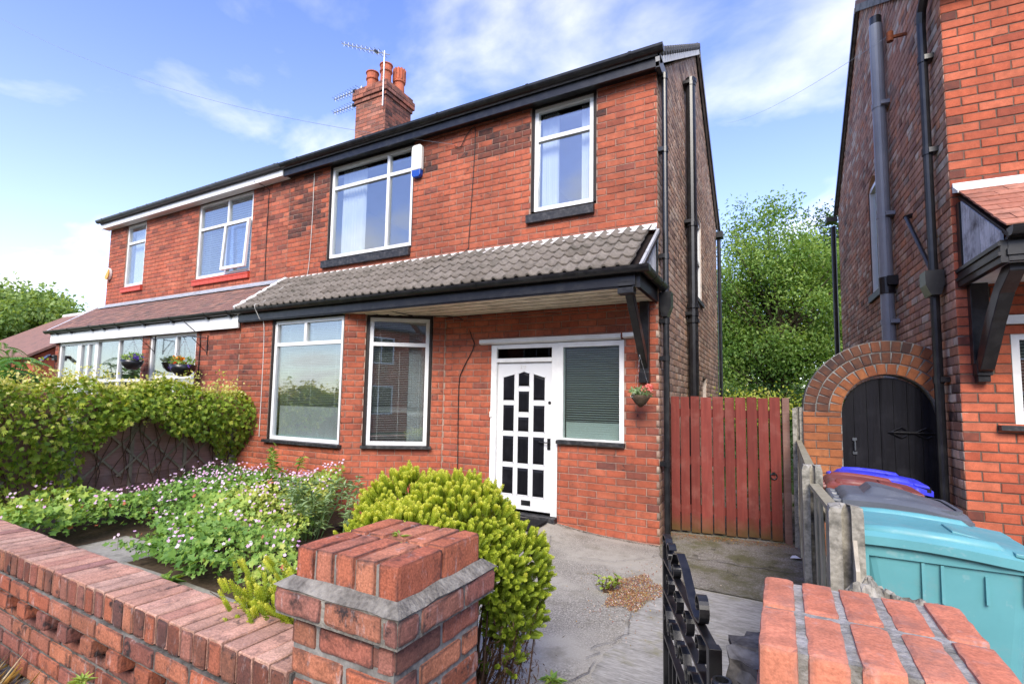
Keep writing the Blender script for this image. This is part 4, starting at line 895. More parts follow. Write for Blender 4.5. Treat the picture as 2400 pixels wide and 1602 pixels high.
# ============================================================ NEIGHBOUR ON THE RIGHT
ny=-.045353; nu=V(math.cos(ny),-math.sin(ny),0); nd=V(math.sin(ny),math.cos(ny),0)   # along front, into depth
NC=V(9.495,.034,0); fn=-nd; sn_=-nu
NH=thing('neighbour_house',tuple(NC+nu*3+nd*3+V(0,0,-.2)),'neighbouring red brick house at the right edge with soil pipe and black porch brackets','house')
B=Bricks(); nops=[(.375,1.6,1.33,2.16)]
lay(B,NC,nu,fn,0,3.4,-.4,5.9,'brick_neighbour',nops,soot=lambda s,z:(.75 if s<.12 and RNG.random()<.35 else (.4 if RNG.random()<.06 else 0)),ch=.0895,jt=.011,pitch=.247)
nl=backing(NC,nu,fn,.014,3.4,-.6,5.9,nops,rec=.008)
nwo=nl.build('wall','mortar_dark',NH)
sops=[(2.98,3.68,3.2,5.06)]
NR=(3.75,8.15); NE=5.62; NB=6.75
def nclip(z):
    if z<NE: return (0.,NB)
    t=(z-NE)/(NR[1]-NE); return (NR[0]*t,NB-(NB-NR[0])*t) if t<1 else (1.,0.)
lay(B,NC,nd,sn_,0,NB,-.4,8.1,'brick_neighbour_side',sops,clip=nclip,bond='e',soot=lambda s,z:.4*max(0,vnoise(s,z)-.5)+(.5 if RNG.random()<.08 else 0)+(.45 if s<.3 and z<2.4 and RNG.random()<.5 else 0),ch=.0895,jt=.009)
nl=backing(NC,nd,sn_,.193,NB,-.6,NE,sops,rec=.009,top=[(0,NE),(NB,NE),NR]); nl.build('gable_wall','mortar_dark',NH)
B.emit(nwo,300)
def nP(s,d,z): return NC+nu*s+nd*d+V(0,0,z)
a=MB()
for p0,p1 in(((-.22,NE+.05),(NR[0],NR[1]+.1)),((NR[0],NR[1]+.1),(NB+.2,NE+.05))):
    a.prism([nP(-.05,p0[0],p0[1]),nP(6.,p0[0],p0[1]),nP(6.,p1[0],p1[1]),nP(-.05,p1[0],p1[1])],V(0,0,.08))
nro=a.build('roof','tile_clay',NH)
a=MB(); 
for p0,p1 in(((-.2,NE),(NR[0],NR[1]+.04)),((NR[0],NR[1]+.04),(NB+.15,NE))):
    a.prism([nP(-.055,p0[0],p0[1]-.06),nP(-.055,p1[0],p1[1]-.06),nP(-.055,p1[0],p1[1]+.06),nP(-.055,p0[0],p0[1]+.06)],nu*.04)
a.build('verge_mortar','mortar_grey',nro)
a=MB(); a.prism([nP(-.07,NR[0],NR[1]+.05),nP(-.07,NB+.15,NE+.02),nP(-.07,NB+.15,NE-.08),nP(-.07,NR[0],NR[1]-.05)],nu*.02); a.build('bargeboard','black_paint',nro)
a=MB(); a.obox(nP(2.5,-.17,5.66),nu,nd,(0,0,1),(5.2,.04,.17)); a.build('fascia','black_paint',NH)
# side window
sw=window(NH,NC,nd,sn_,2.99,3.67,3.25,4.95,fr=.055,set_=.02,border=0,label='tall side window in the neighbour gable reflecting trees')
a=MB(); a.obox(nP(0.02,3.33,3.18),nd,nu,(0,0,1),(.78,.12,.1)); a.build('sill','black_sill',sw)
a=MB(); pts=[(2.98+.7*k/12,4.92+.14*math.sin(math.pi*k/12)) for k in range(13)]
a.prism([NC+nd*s+V(0,0,z)-nu*.002 for s,z in pts]+[nP(0,3.68,5.07)-nu*.002,nP(0,2.98,5.07)-nu*.002],nu*.09); a.build('arch_head','brick_neighbour_side',NH)
# pipes
sp=pipe(NH,[nP(-.1,2.15,6.78),nP(-.1,2.13,2.2),nP(-.1,2.13,-.2)],.078,'grey_plastic',[5.6,4.05,2.6],wall=nu*.1,name='soil_pipe',n=16)
a=MB(); a.tube([nP(-.1,2.15,6.75),nP(-.1,2.15,6.9)],.07,14); a.build('vent_cap','black_plastic',sp)
a=MB(); a.tube([nP(-.1,2.13,3.2),nP(-.1,2.13,3.1),nP(-.1,2.13,2.98)],.092,16); a.obox(nP(-.06,2.1,3.14),nu,nd,(0,0,1),(.12,.2,.12)); a.build('pipe_joint','black_plastic',sp)
pd=nP(-.075,.3,0)
pipe(NH,[pd+V(0,0,5.55),pd+V(0,0,2.85)],.04,'black_plastic',[5.1,4.1],wall=V(.03,-.0,0)+nd*.0+nu*.05)
pipe(NH,[pd+V(0,0,2.6),pd+V(0,0,-.2)],.04,'black_plastic',[1.75,.5],wall=nu*.07)
a=MB(); a.tube([pd+V(0,0,5.5),pd+V(0,0,5.62)-nd*.03,pd+V(0,0,5.75)-nd*.2,pd+V(0,0,5.8)-nd*.42],.042,12); a.build('swan_neck','black_plastic',NH)
a=MB(); c0=pd+V(0,0,2.72); a.prism([c0-nd*.1-nu*.09+V(0,0,.12),c0-nd*.1+nu*.06+V(0,0,.12),c0-nd*.1+nu*.06-V(0,0,.02),c0-nd*.1+nu*.03-V(0,0,.13),c0-nd*.1-nu*.05-V(0,0,.13),c0-nd*.1-nu*.09-V(0,0,.02)],nd*.2); a.build('hopper','black_plastic',NH)
a=MB(); a.tube([nP(-.06,1.25,3.72),pd+nd*.04+V(0,0,2.85)],.022,10); a.tube([nP(.0,1.28,3.75),nP(-.07,1.25,3.72)],.03,8); a.tube([nP(-.03,.42,3.3),pd+nd*.02+V(0,0,2.85)],.022,8); a.build('waste_pipe','black_plastic',NH)
a=MB(); a.obox(nP(-.08,1.15,5.95),nu,nd,(0,0,1),(.16,.03,.03)); a.tube([nP(-.16,1.15,5.9),nP(-.16,1.15,6.02)],.035,8); a.build('wire_bracket','rust',NH)
a=MB(); a.tube([nP(-.08,6.85,5.4),nP(-.08,6.85,-.2)],.05,10); a.obox(nP(-.12,6.8,5.52),nu,nd,(0,0,1),(.2,.25,.1)); a.build('rear_downpipe','black_plastic',NH)
# front lower window
nw=window(NH,NC,nu,fn,.375,1.6,1.33,2.16,mull=[(1.0,1.3,2.2)],fr=.06,set_=.02,border=0,fmat='white_paint',slat=(1.36,2.12,.03,.3),label='white window beside the neighbour drive')
a=MB(); a.obox(nP(.95,-.03,1.30),nu,nd,(0,0,1),(1.4,.1,.045)); a.build('sill','black_sill',nw)
a=MB(); a.obox(nP(1.2,-.02,2.28),nu,nd,(0,0,1),(1.95,.045,.08)); a.build('lintel','white_paint',NH)
room(NH,tuple(nP(.28,.25,.9)),tuple(nP(.28,.25,.9)+V(2.4,2,1.6)))
# pentice roof of neighbour
a=MB(); A0=nP(.06,-1.0,2.83); A1=nP(3.4,-1.0,2.83); T0=nP(.06,-.01,3.5); T1=nP(3.4,-.01,3.5); a.prism([A0,A1,T1,T0],V(0,0,-.04)); npr=a.build('porch_roof','dark_timber',NH)
plain_tiles(npr,.03,2.2,-1.05,2.86,-.03,3.54,'tile_clay_new',9,w=.2,dirx=nu,O=NC)
a=MB(); a.prism([nP(.02,-.002,3.62),nP(.02,-.02,3.62),nP(.02,-.03,3.58),nP(.02,-.14,3.505),nP(.02,-.14,3.485),nP(.02,-.003,3.53)],nu*3.3); a.build('flashing','white_mortar',npr)
a=MB(); a.obox(nP(1.75,-.93,2.72),nu,nd,(0,0,1),(3.36,.05,.2)); a.obox(nP(1.75,-.96,2.69),nu,nd,(0,0,1),(3.38,.02,.05)); a.build('porch_fascia','black_paint',NH)
a=MB(); a.obox(nP(.05,-.47,2.7),nu,nd,(0,0,1),(.05,.96,.18)); a.obox(nP(.02,-.47,2.76),nu,nd,(0,0,1),(.02,.97,.03)); a.obox(nP(.02,-.47,2.68),nu,nd,(0,0,1),(.02,.97,.03)); a.build('side_fascia','black_paint',NH)
a=MB(); prof=[(-1.03+.06*math.cos(t),2.87+.07*math.sin(t)) for t in np.linspace(math.pi,2*math.pi,9)]
a.prism([nP(.06,d,z) for d,z in prof],nu*3.3); a.build('porch_gutter','black_plastic',NH)
for i in range(8):
    d0=-.09-.1*i-.096; d1=d0+.094; tp=lambda d:2.83+(d+1.0)/.99*.67-.03
    if tp(d0)<2.86: break
    a=MB(); a.prism([nP(.05,d0,2.8),nP(.05,d1,2.8),nP(.05,d1,tp(d1)),nP(.05,d0,tp(d0))],nu*.02); a.build('cheek_board','cheek_wood',NH)['tint']=random.random()
a=MB(); a.obox(nP(.06,-.05,3.1),nu,nd,(0,0,1),(.05,.08,.62)); a.build('cheek_post','black_paint',NH)
a=MB(); a.obox(nP(1.75,-.45,2.635),nu,nd,(0,0,1),(3.3,.88,.02)); a.build('soffit','white_paint',NH)
a=MB(); a.obox(nP(.15,-.045,2.25),nu,nd,(0,0,1),(.13,.08,.75)); a.obox(nP(.15,-.06,1.84),nu,nd,(0,0,1),(.11,.11,.14)); a.obox(nP(.15,-.05,1.75),nu,nd,(0,0,1),(.09,.08,.08))
arc=[(-.86,2.62),(-.72,2.62),(-.55,2.5),(-.36,2.3),(-.2,2.08),(-.08,1.9),(-.08,1.78),(-.17,1.82),(-.3,1.98),(-.46,2.2),(-.65,2.42),(-.86,2.56)]
a.prism([nP(.1,d,z) for d,z in arc],nu*.1); a.build('bracket','black_paint',NH,bevel=.005)
# ============================================================ ARCHED GATEWAY
AO=V(9.467,.64,0); AC=-.432; ACZ=1.405; r0=.415
AG=thing('brick_archway',tuple(AO+nu*AC+V(0,0,-.2)),'weathered orange brick archway with three rings beside the neighbour house','archway')
B=Bricks()
def aP(s,z,o=0.): return AO+nu*s-nd*o+V(0,0,z)
sc_=lambda: (.55 if RNG.random()<.3 else .1)
lay(B,AO,nu,fn,AC-.79,AC-r0,-.3,ACZ,'brick_arch',soot=lambda s,z:.1,depth=.1); lay(B,AO,nu,fn,AC+r0,.01,-.3,ACZ,'brick_arch',depth=.1,soot=lambda s,z:.3)
for k in range(3):
    ri=r0+.124*k; ro_=ri+.116; nb=int(math.pi*(ri+.05)/.088)
    for i in range(nb):
        t=math.pi*(i+.5)/nb; rc=(ri+ro_)/2; s=AC+rc*math.cos(t); z=ACZ+rc*math.sin(t)
        if s>.0: continue
        rad=nu*math.cos(t)+V(0,0,1)*math.sin(t); tang=-nu*math.sin(t)+V(0,0,1)*math.cos(t)
        B.add(aP(s,z,RNG.uniform(-.002,.003)),tang,fn,math.pi*rc/nb-.011,.1,ro_-ri-.004,'brick_arch',None,min(1,(.55+.5*(vnoise(t*3,k)))*(1 if t>1.3 else .45)) if k>0 else (.35 if RNG.random()<.3 else 0),up=rad)
a=MB(); a.obox(aP((AC-.79+AC-r0)/2,(ACZ-.4)/2,-.11),nu,nd,(0,0,1),(.375-.004,.2,ACZ+.4)); a.obox(aP((AC+r0+.01)/2,(ACZ-.4)/2,-.11),nu,nd,(0,0,1),(-.01-(AC+r0)+.02,.2,ACZ+.4))
nseg=20
for i in range(nseg):
    t0=math.pi*i/nseg; t1=math.pi*(i+1)/nseg; R1=.785
    P4=[(r0,t0),(R1,t0),(R1,t1),(r0,t1)]
    if AC+R1*math.cos(t1)>.02: P4=[(r0,t0),(min(R1,.44/max(.05,math.cos(t0))),t0),(min(R1,.44/max(.05,math.cos(t1))),t1),(r0,t1)]
    a.prism([aP(AC+r*math.cos(t),ACZ+r*math.sin(t),-.01) for r,t in P4],nd*.2)
ao=a.build('masonry','mortar_grey',AG); B.emit(ao,300)
AD=thing('arched_door',tuple(aP(AC,-.2,-.08)),'black boarded arched door with iron strap hinge inside the brick archway','door')
nbp=7
for i in range(nbp):
    s0=-r0+2*r0*i/nbp+.002; s1=-r0+2*r0*(i+1)/nbp-.002
    pts=[(s0,-.15),(s1,-.15)]+[(s,ACZ-.02+math.sqrt(max(0,(r0-.012)**2-s*s))) for s in np.linspace(s1,s0,6)]
    a=MB(); a.prism([aP(AC+s,z,-.07+RNG.uniform(-.003,.003)) for s,z in pts],nd*.04); a.build('plank','door_black',AD)['tint']=random.random()
a=MB(); hz=1.2
a.tube([aP(AC+.40,hz,-.055),aP(AC+.05,hz+.0,-.055)],.011,6)
for sx,sg in((.02,1),(.23,1)):
    for sg in(-1,1):
        a.tube([aP(AC+sx+.0,hz,-.055),aP(AC+sx+.05,hz+sg*.03,-.055),aP(AC+sx+.1,hz+sg*.055,-.055),aP(AC+sx+.14,hz+sg*.03,-.055)],.008,6)
a.tube([aP(AC+.05,hz,-.055),aP(AC-.0,hz,-.055)],[.02,.004],6); a.build('strap_hinge','door_black',AD)
a=MB(); a.tube([aP(AC-.3,.98,-.06),aP(AC-.3,.99,-.03),aP(AC-.3,1.08,-.03),aP(AC-.3,1.09,-.06)],.008,6); a.obox(aP(AC-.3,1.11,-.06),nu,nd,(0,0,1),(.04,.012,.03)); a.obox(aP(AC-.3,.96,-.06),nu,nd,(0,0,1),(.04,.012,.03)); a.build('door_handle','grey_gutter',AD)
# ============================================================ RED WOODEN GATE
GL=V(6.79,.62,0); GR=V(8.03,.80,0); gu=unit(GR-GL); gn=V(gu[1],-gu[0],0); glen=float(np.linalg.norm(GR-GL))
WG=thing('wooden_gate',tuple((GL+GR)/2+V(0,0,-.14)),'dark red painted plank gate closing the passage between the houses','gate')
x=0.; k=0; ws=[.108,.112,.115,.13,.13,.118,.118,.118,.118,.118]
for k,wd in enumerate(ws):
    wd=wd*glen/1.19; a=MB(); z0=-.125+.008*math.sin(k*2); z1=1.555+.006*math.sin(k*3.7)
    a.obox(GL+gu*(x+wd/2)+gn*(.0+.004*(k%2))+V(0,0,(z0+z1)/2),gu,gn,(0,0,1),(wd-.012-.003*(k%3),.022,z1-z0)); a.build('plank','gate_red',WG,bevel=.003)['tint']=random.random(); x+=wd
for z in(.15,.75,1.35): a=MB(); a.obox(GL+gu*glen/2-gn*.035+V(0,0,z),gu,gn,(0,0,1),(glen-.04,.04,.1)); a.build('rail','gate_red',WG)
a=MB(); c0=GL+gu*(glen-.095)+gn*.02+V(0,0,.62); a.tube([c0+V(0,0,.0)+(gu*math.cos(t)+V(0,0,math.sin(t)))*.035 for t in np.linspace(0,2*math.pi,17)],.007,6,cap=False); a.obox(c0+V(0,0,.035),gu,gn,(0,0,1),(.03,.02,.03)); a.build('ring_handle','black_plastic',WG)
GP=thing('gate_post',(8.08,.80,-.2),'dark red timber post at the right of the plank gate','post'); a=MB(); a.obox(V(8.075,.79,.68),gu,gn,(0,0,1),(.075,.075,1.75)); a.build('shaft','fence_brown',GP,bevel=.004)
# ============================================================ CONCRETE POSTS + LOW FENCE
def cpost(x,y,z1,label,w=.11,d=.11):
    P0=thing('concrete_post',(x,y,-.22),label,'fence post','concrete fence posts between the drives')
    a=MB(); rings=[]
    prof=[(-w/2,-d/2),(-w*.14,-d/2),(-w*.14,-d*.1),(w*.14,-d*.1),(w*.14,-d/2),(w/2,-d/2),(w/2,d/2),(w*.14,d/2),(w*.14,d*.1),(-w*.14,d*.1),(-w*.14,d/2),(-w/2,d/2)]
    zs=[-.25,.2,.6,z1-.02,z1]
    vs=[]
    for zi,z in enumerate(zs):
        sc=1-.02*zi if zi<4 else .86
        vs+=[V(x+px*sc+RNG.uniform(-.003,.003),y+py*sc+RNG.uniform(-.003,.003),z+(RNG.uniform(-.012,.014) if zi==4 else 0)) for px,py in prof]
    n=len(prof); fs=[(i*n+k,i*n+(k+1)%n,(i+1)*n+(k+1)%n,(i+1)*n+k) for i in range(4) for k in range(n)]
    vs.append(V(x,y,z1+.012)); fs+=[(4*n+k,4*n+(k+1)%n,5*n) for k in range(n)]
    a.add(vs,fs); a.build('shaft','concrete',P0); return P0
cpost(8.20,.70,1.44,'tall pale concrete post between the red gate and the archway',.12,.13)
cpost(8.19,-2.62,1.09,'short grey concrete fence post farther from the camera')
cpost(8.255,-3.74,1.045,'short broken-topped concrete fence post beside the teal bin',.125,.12)
def low_fence(x0,y0,x1,y1,ztop,label,n,seed):
    r=random.Random(seed); u_=unit(V(x1-x0,y1-y0,0)); nn=V(-u_[1],u_[0],0); L=math.hypot(x1-x0,y1-y0)
    F_=thing('low_fence',((x0+x1)/2,(y0+y1)/2,-.22),label,'fence','weathered slat fence panels along the drive')
    for i in range(n):
        s=L*(i+.5)/n; wd=L/n*r.uniform(.72,.98); zt=ztop-.015-r.random()*.02; a=MB()
        a.obox(V(x0,y0,0)+u_*s+nn*(.012*(i%2)-.006)+V(0,0,(zt-.2)/2),u_,nn,(r.uniform(-.01,.01),r.uniform(-.01,.01),1),(wd,.012,zt+.2)); a.build('slat','fence_grey',F_)['tint']=r.random()
    a=MB(); c0=V((x0+x1)/2,(y0+y1)/2,ztop); a.obox(c0,u_,nn,(0,0,1),(L,.05,.025)); a.build('top_rail','fence_grey',F_)
    for z in(.1,ztop-.12): a=MB(); a.obox(V((x0+x1)/2,(y0+y1)/2,z)-nn*.03,u_,nn,(0,0,1),(L,.03,.05)); a.build('rail','fence_grey',F_)
low_fence(8.245,-3.67,8.195,-2.69,.985,'grey weathered slat fence between the two short concrete posts',9,1)
low_fence(8.19,-2.55,8.20,.62,1.06,'slat fence between the far short post and the tall post',22,2)
# broken end of the fence towards the pillar
BF_=thing('broken_fence',(8.29,-4.0,-.2),'splintered broken fence boards beside the right brick pillar','fence')
for i,(dx,y0,h,w_) in enumerate(((.0,-3.86,.86,.07),(.012,-3.98,.68,.075),(.03,-4.1,.5,.07),(-.02,-3.92,.55,.05))):
    a=MB(); a.prism([V(8.27+dx,y0-w_/2,-.2),V(8.27+dx,y0+w_/2,-.2),V(8.27+dx,y0+w_/2,h+.07),V(8.27+dx,y0+.01,h+.02),V(8.27+dx,y0-w_/2,h-.03)],V(.014,.004,0)); a.build('slat','fence_pale' if i!=3 else 'fence_grey',BF_)['tint']=random.random()
# ============================================================ WHEELIE BINS
def wheelie(x,y,z,label,mat,L=.70,W=.56,h=1.0,yaw=0.,style=0,tilt=0.):
    T=thing('wheelie_bin',(x,y,z),label,'wheelie bin','wheelie bins lined up by the fence')
    c,s=math.cos(yaw),math.sin(yaw)
    def P(a,b,cz): return V(x+a*c-b*s,y+a*s+b*c,z+cz)
    def rr(a0,a1,b0,b1,zz,r=.06,n=4):
        pts=[]
        for (cx,cy,t0) in((a1-r,b1-r,0),(a0+r,b1-r,math.pi/2),(a0+r,b0+r,math.pi),(a1-r,b0+r,1.5*math.pi)):
            for k in range(n+1): t=t0+math.pi/2*k/n; pts.append(P(cx+r*math.cos(t),cy+r*math.sin(t),zz))
        return pts
    rings=[rr(.16,L-.10,-W*.40,W*.40,.06),rr(.13,L-.08,-W*.42,W*.42,.3),rr(.05,L-.03,-W*.47,W*.47,h-.12),rr(.045,L-.025,-W*.475,W*.475,h-.085),rr(.0,L,-W*.5,W*.5,h-.08,.07),rr(-.005,L+.005,-W*.505,W*.505,h,.07),rr(.02,L-.02,-W*.47,W*.47,h,.06)]
    a=MB(); n=len(rings[0]); vs=[p for r in rings for p in r]
    a.add(vs,[(i*n+k,i*n+(k+1)%n,(i+1)*n+(k+1)%n,(i+1)*n+k) for i in range(len(rings)-1) for k in range(n)]+[tuple(range(n-1,-1,-1))]); body=a.build('body',mat,T,smooth=False)
    a=MB()
    for k in (.26,.36,.58): 
        for sg in(-1,1):
            if style==0: a.obox(P(L*k/.7*.7+.1,sg*W*.478,h-.17),(c,s,0),(-s,c,0),(0,0,1),(.012,.02,.17 if k<.5 else .12))
    for sg in(-1,1): a.obox(P(.055,sg*W*.49,h-.15),(c,s,0),(-s,c,0),(0,0,1),(.04,.03,.15)); a.obox(P(L-.05,sg*W*.49,h-.14),(c,s,0),(-s,c,0),(0,0,1),(.03,.02,.12))
    a.build('rib',mat,body)
    # lid : height field
    nx,nyy=30,22; vs=[]
    def hz(u_,v_):
        e=min(v_,1-v_); dome=.03*min(1,(e/.1))**.6
        f=min(u_/.06,1)**.5; g_=min((1-u_)/.04,1)**.5
        zz=.014+dome*f*g_+.012*math.sin(math.pi*u_)-.05*u_**1.6
        if style==1:
            b1=max(0,min(1,(u_-.2)/.07))*max(0,min(1,(.78-u_)/.45)); zz+=.045*b1*max(0,min(1,(.34-abs(v_-.5))/.08))-.045*max(0,u_-.6)
        return zz
    for j in range(nyy+1):
        for i in range(nx+1):
            u_=i/nx; v_=j/nyy; w2=W*.55*(1-.10*max(0,u_-.75)/.25); vs.append(P(-.01+u_*(L+.05),(v_-.5)*2*w2,h+hz(u_,v_)))
    m_=nx+1; fs=[(j*m_+i,j*m_+i+1,(j+1)*m_+i+1,(j+1)*m_+i) for j in range(nyy) for i in range(nx)]
    k0=len(vs); per=[i for i in range(nx+1)]+[j*m_+nx for j in range(1,nyy+1)]+[nyy*m_+i for i in range(nx-1,-1,-1)]+[j*m_ for j in range(nyy-1,0,-1)]
    vs+=[vs[q]-V(0,0,.04) for q in per]; fs+=[(per[i],k0+i,k0+(i+1)%len(per),per[(i+1)%len(per)]) for i in range(len(per))]
    a=MB(); a.add(vs,fs); lid=a.build('lid',mat,T,smooth=True)
    es=lid.modifiers.new('es','EDGE_SPLIT'); es.split_angle=math.radians(38)
    if style==0:
        for sg in(-1,1):
            pts=[(.07,.02),(.1,.028),(.3,.03),(.55,.022),(.78,.008),(.84,-.004)]
            a=MB(); a.tube([P(u_*L,sg*W*.44,h+zz_) for u_,zz_ in pts],[.012,.034,.036,.036,.034,.012],12); a.build('lid_ridge',mat,lid,smooth=True)
        a=MB(); a.prism([P(L*.62,-W*.17,h+.03),P(L*.93,-W*.2,h-.012),P(L*.93,W*.2,h-.012),P(L*.62,W*.17,h+.03)],V(0,0,.014)); a.build('lid_panel',mat,lid,bevel=.004)
        for sg in(-1,1):
            a=MB(); a.obox(P(L*.965,sg*W*.4,h-.028),(c,s,0),(-s,c,0),(0,0,1),(.09,W*.22,.035)); a.build('grip_pocket_shade','black_plastic',lid); a=MB(); a.prism([P(L*.86,sg*W*.29,h-.004),P(L*1.03,sg*W*.29,h-.02),P(L*1.03,sg*W*.52,h-.02),P(L*.86,sg*W*.52,h-.004)],V(0,0,.016)); a.build('lid_lip',mat,lid,bevel=.003)  # black box paints the shade of the handle pocket below the lip
    else:
        a=MB(); a.prism([P(L*(.62+.13*math.cos(t)),-W*(.37-.07*math.sin(t)),h+.012+.014*math.sin(t)-.045*(math.cos(t)*.13+.3)) for t in np.linspace(0,2*math.pi,17)[:-1]],V(0,0,.012)); a.build('lid_opening_shade','black_plastic',lid)  # black disc stands for the dark inside of the oval opening
    a=MB(); a.tube([P(-.055,-W*.42,h+.0),P(-.055,W*.42,h+.0)],.016,10)
    for b in(-.42,-.15,.15,.42): a.tube([P(.02,W*b,h-.01),P(-.055,W*b,h+.0)],.018,8)
    a.build('handle',mat,T,smooth=False)
    for b in(-.43,.43):
        a=MB(); a.tube([P(.09,W*b-.025,.1),P(.09,W*b+.025,.1)],.1,18); a.build('wheel','black_plastic',T)
wheelie(8.315,-2.90,-.18,'teal wheelie bin nearest the camera by the right pillar','teal',L=.69,W=.58)
wheelie(8.36,-2.20,-.125,'grey wheelie bin with a domed lid behind the teal one','grey_bin',L=.56,W=.5,style=1)
wheelie(8.32,-1.60,-.12,'brown wheelie bin between the grey and the blue ones','brown_bin',L=.52,W=.5)
wheelie(8.44,-1.0,-.13,'bright blue wheelie bin, farthest one in front of the archway','blue_bin',L=.54,W=.5)
# ============================================================ LEFT PILLAR
PL=thing('brick_pillar',(6.82,-4.86,-.3),'old red brick gate pillar with grey mortar band under the yellow-green shrub','pillar')
x0,x1,y0,y1=6.605,7.05,-5.105,-4.615
def pillar(par,x0,x1,y0,y1,ztop,mat,topmat,corb,mort,topmort,seed,band=True,ja=.012):
    rg=random.Random(seed); B=Bricks(); a=MB(); zs=ztop-.10
    nx=5; wx=(x1-x0)/nx; ylen=(y1-y0)/2
    for i in range(nx):
        for j in range(2):
            yc=y0+ylen*(j+.5); xc=x0+wx*(i+.5); zt=ztop+rg.uniform(-.003,.003)
            B.add((xc+rg.uniform(-.002,.002),yc,zt),V(1,0,0),V(0,0,1),wx-ja,.125,ylen-ja,topmat,rg.random()*.6,(.35 if rg.random()<.15 else .05) if band else 0,up=V(0,-1,0))
    a.box((x0+.018,y0+.018,zs-.06),(x1-.018,y1-.018,ztop-.007 if not band else ztop-.012),0)
    zc=zs
    if corb:
        c=.042; zc=ztop-.125
        ring0=[(x0,y0),(x1,y0),(x1,y1),(x0,y1)]; ring1=[(x0-c,y0-c),(x1+c,y0-c),(x1+c,y1+c),(x0-c,y1+c)]
        nseg=9; vs=[];
        for (ra,za) in((ring0,zs+.004),(ring1,zc)):
            for k in range(4):
                p=V(*ra[k],za);q2=V(*ra[(k+1)%4],za)
                for t in range(nseg): vs.append(p+(q2-p)*t/nseg+V(rg.uniform(-.004,.004),rg.uniform(-.004,.004),rg.uniform(-.004,.003)))
        n=4*nseg; a.add(vs,[(k,(k+1)%n,n+(k+1)%n,n+k) for k in range(n)],1)
        a.box((x0-c+.008,y0-c+.008,zc-.09),(x1+c-.008,y1+c-.008,zc-.003),1)
        for (O_,u_,n_,L_) in((V(x0-c,y0-c,zc-.089),ex,fy,x1-x0+2*c),(V(x1+c,y0-c,zc-.089),ey,ex,y1-y0+2*c),(V(x0-c,y0-c,zc-.089),ey,-ex,y1-y0+2*c)):
            lay(B,O_,u_,n_,0,L_,0,.0885,mat,ch=.0889,jt=.016,phase=-.02 if u_[0] else .11,soot=lambda s,z:.35 if rg.random()<.5 else .1,depth=.07)
        zc-=.0895
    lay(B,V(x0,y0,0),ex,fy,0,x1-x0,-.35,zc-.005,mat,jt=.017,soot=lambda s,z:.55 if rg.random()<.25 else .08,depth=.1)
    lay(B,V(x1,y0,0),ey,ex,.0,y1-y0,-.35,zc-.005,mat,jt=.017,soot=lambda s,z:.55 if rg.random()<.25 else .08,depth=.1,phase=.1225)
    lay(B,V(x0,y0,0),ey,-ex,.0,y1-y0,-.35,zc-.005,mat,jt=.017,depth=.1)
    a.box((x0+.009,y0+.009,-.45),(x1-.009,y1-.009,zc-.002))
    o=a.build('core',[mort,'ledge' if band else mort],par); B.emit(o,300)
pillar(PL,x0,x1,y0,y1,.95,'brick_wall','brick_wall',True,'mortar_grey','mortar_grey',3)
# ============================================================ RIGHT PILLAR (newer, orange)
PR=thing('brick_pillar',(8.2,-4.82,-.3),'bright orange brick gate pillar with pale mortar at the bottom right','pillar')
pillar(PR,7.975,8.425,-5.075,-4.565,.95,'brick_new','brick_new',False,'mortar_light','mortar_light',5,band=False,ja=.017)
a=MB(); r_=np.random.default_rng(4); nn_=9
vs=[];fs=[]
for j in range(12):
    for i in range(7):
        vs.append(V(7.87+.11*math.sin(j*.6)*.15+.02*i*0+(i/6)*.12+r_.uniform(-.012,.012)-(0 if i else 0),-4.72+r_.uniform(-.012,.012)+.3*(j%2)*0+.035*i,-.35+.93*j/11+r_.uniform(-.01,.01)))
# rough render lump behind-left of the pillar
def lump(c,r3,seed,n=14,m_=9,amp=.18,flat=None):
    rg=np.random.default_rng(seed); vs=[];fs=[]
    for j in range(m_+1):
        ph=math.pi*j/m_
        for i in range(n):
            th=2*math.pi*i/n; k=1+rg.uniform(-amp,amp); p=V(r3[0]*k*math.sin(ph)*math.cos(th),r3[1]*k*math.sin(ph)*math.sin(th),r3[2]*k*math.cos(ph)); vs.append(np.array(c)+p)
    for j in range(m_):
        for i in range(n): fs.append((j*n+i,j*n+(i+1)%n,(j+1)*n+(i+1)%n,(j+1)*n+i))
    return vs,fs
a=MB(); rg=np.random.default_rng(8); vs=[]
sec0=[(7.885,-4.62),(7.885,-4.45),(7.96,-4.40),(8.3,-4.40),(8.3,-4.5),(7.985,-4.56),(7.97,-4.66)]; sec=[]
for k in range(7):
    p=V(*sec0[k]);q2=V(*sec0[(k+1)%7]); m_=max(1,int(np.linalg.norm(q2-p)/.03)); sec+=[tuple(p+(q2-p)*t/m_) for t in range(m_)]
for j in range(30):
    z=-.35+1.11*j/29-(.0 if j<27 else .012*(j-26)); kk=1 if j<27 else 1
    vs+=[V(p[0]+rg.uniform(-.011,.011),p[1]+rg.uniform(-.011,.011),z+rg.uniform(-.012,.012)) for p in sec]
n=len(sec); a.add(vs,[(j*n+k,j*n+(k+1)%n,(j+1)*n+(k+1)%n,(j+1)*n+k) for j in range(29) for k in range(n)]+[tuple(29*n+k for k in range(n))]); a.build('render_skirt','mortar_soot',PR)
CL=MB(); rg=np.random.default_rng(21); nx_,ny_=40,16; vs=[]
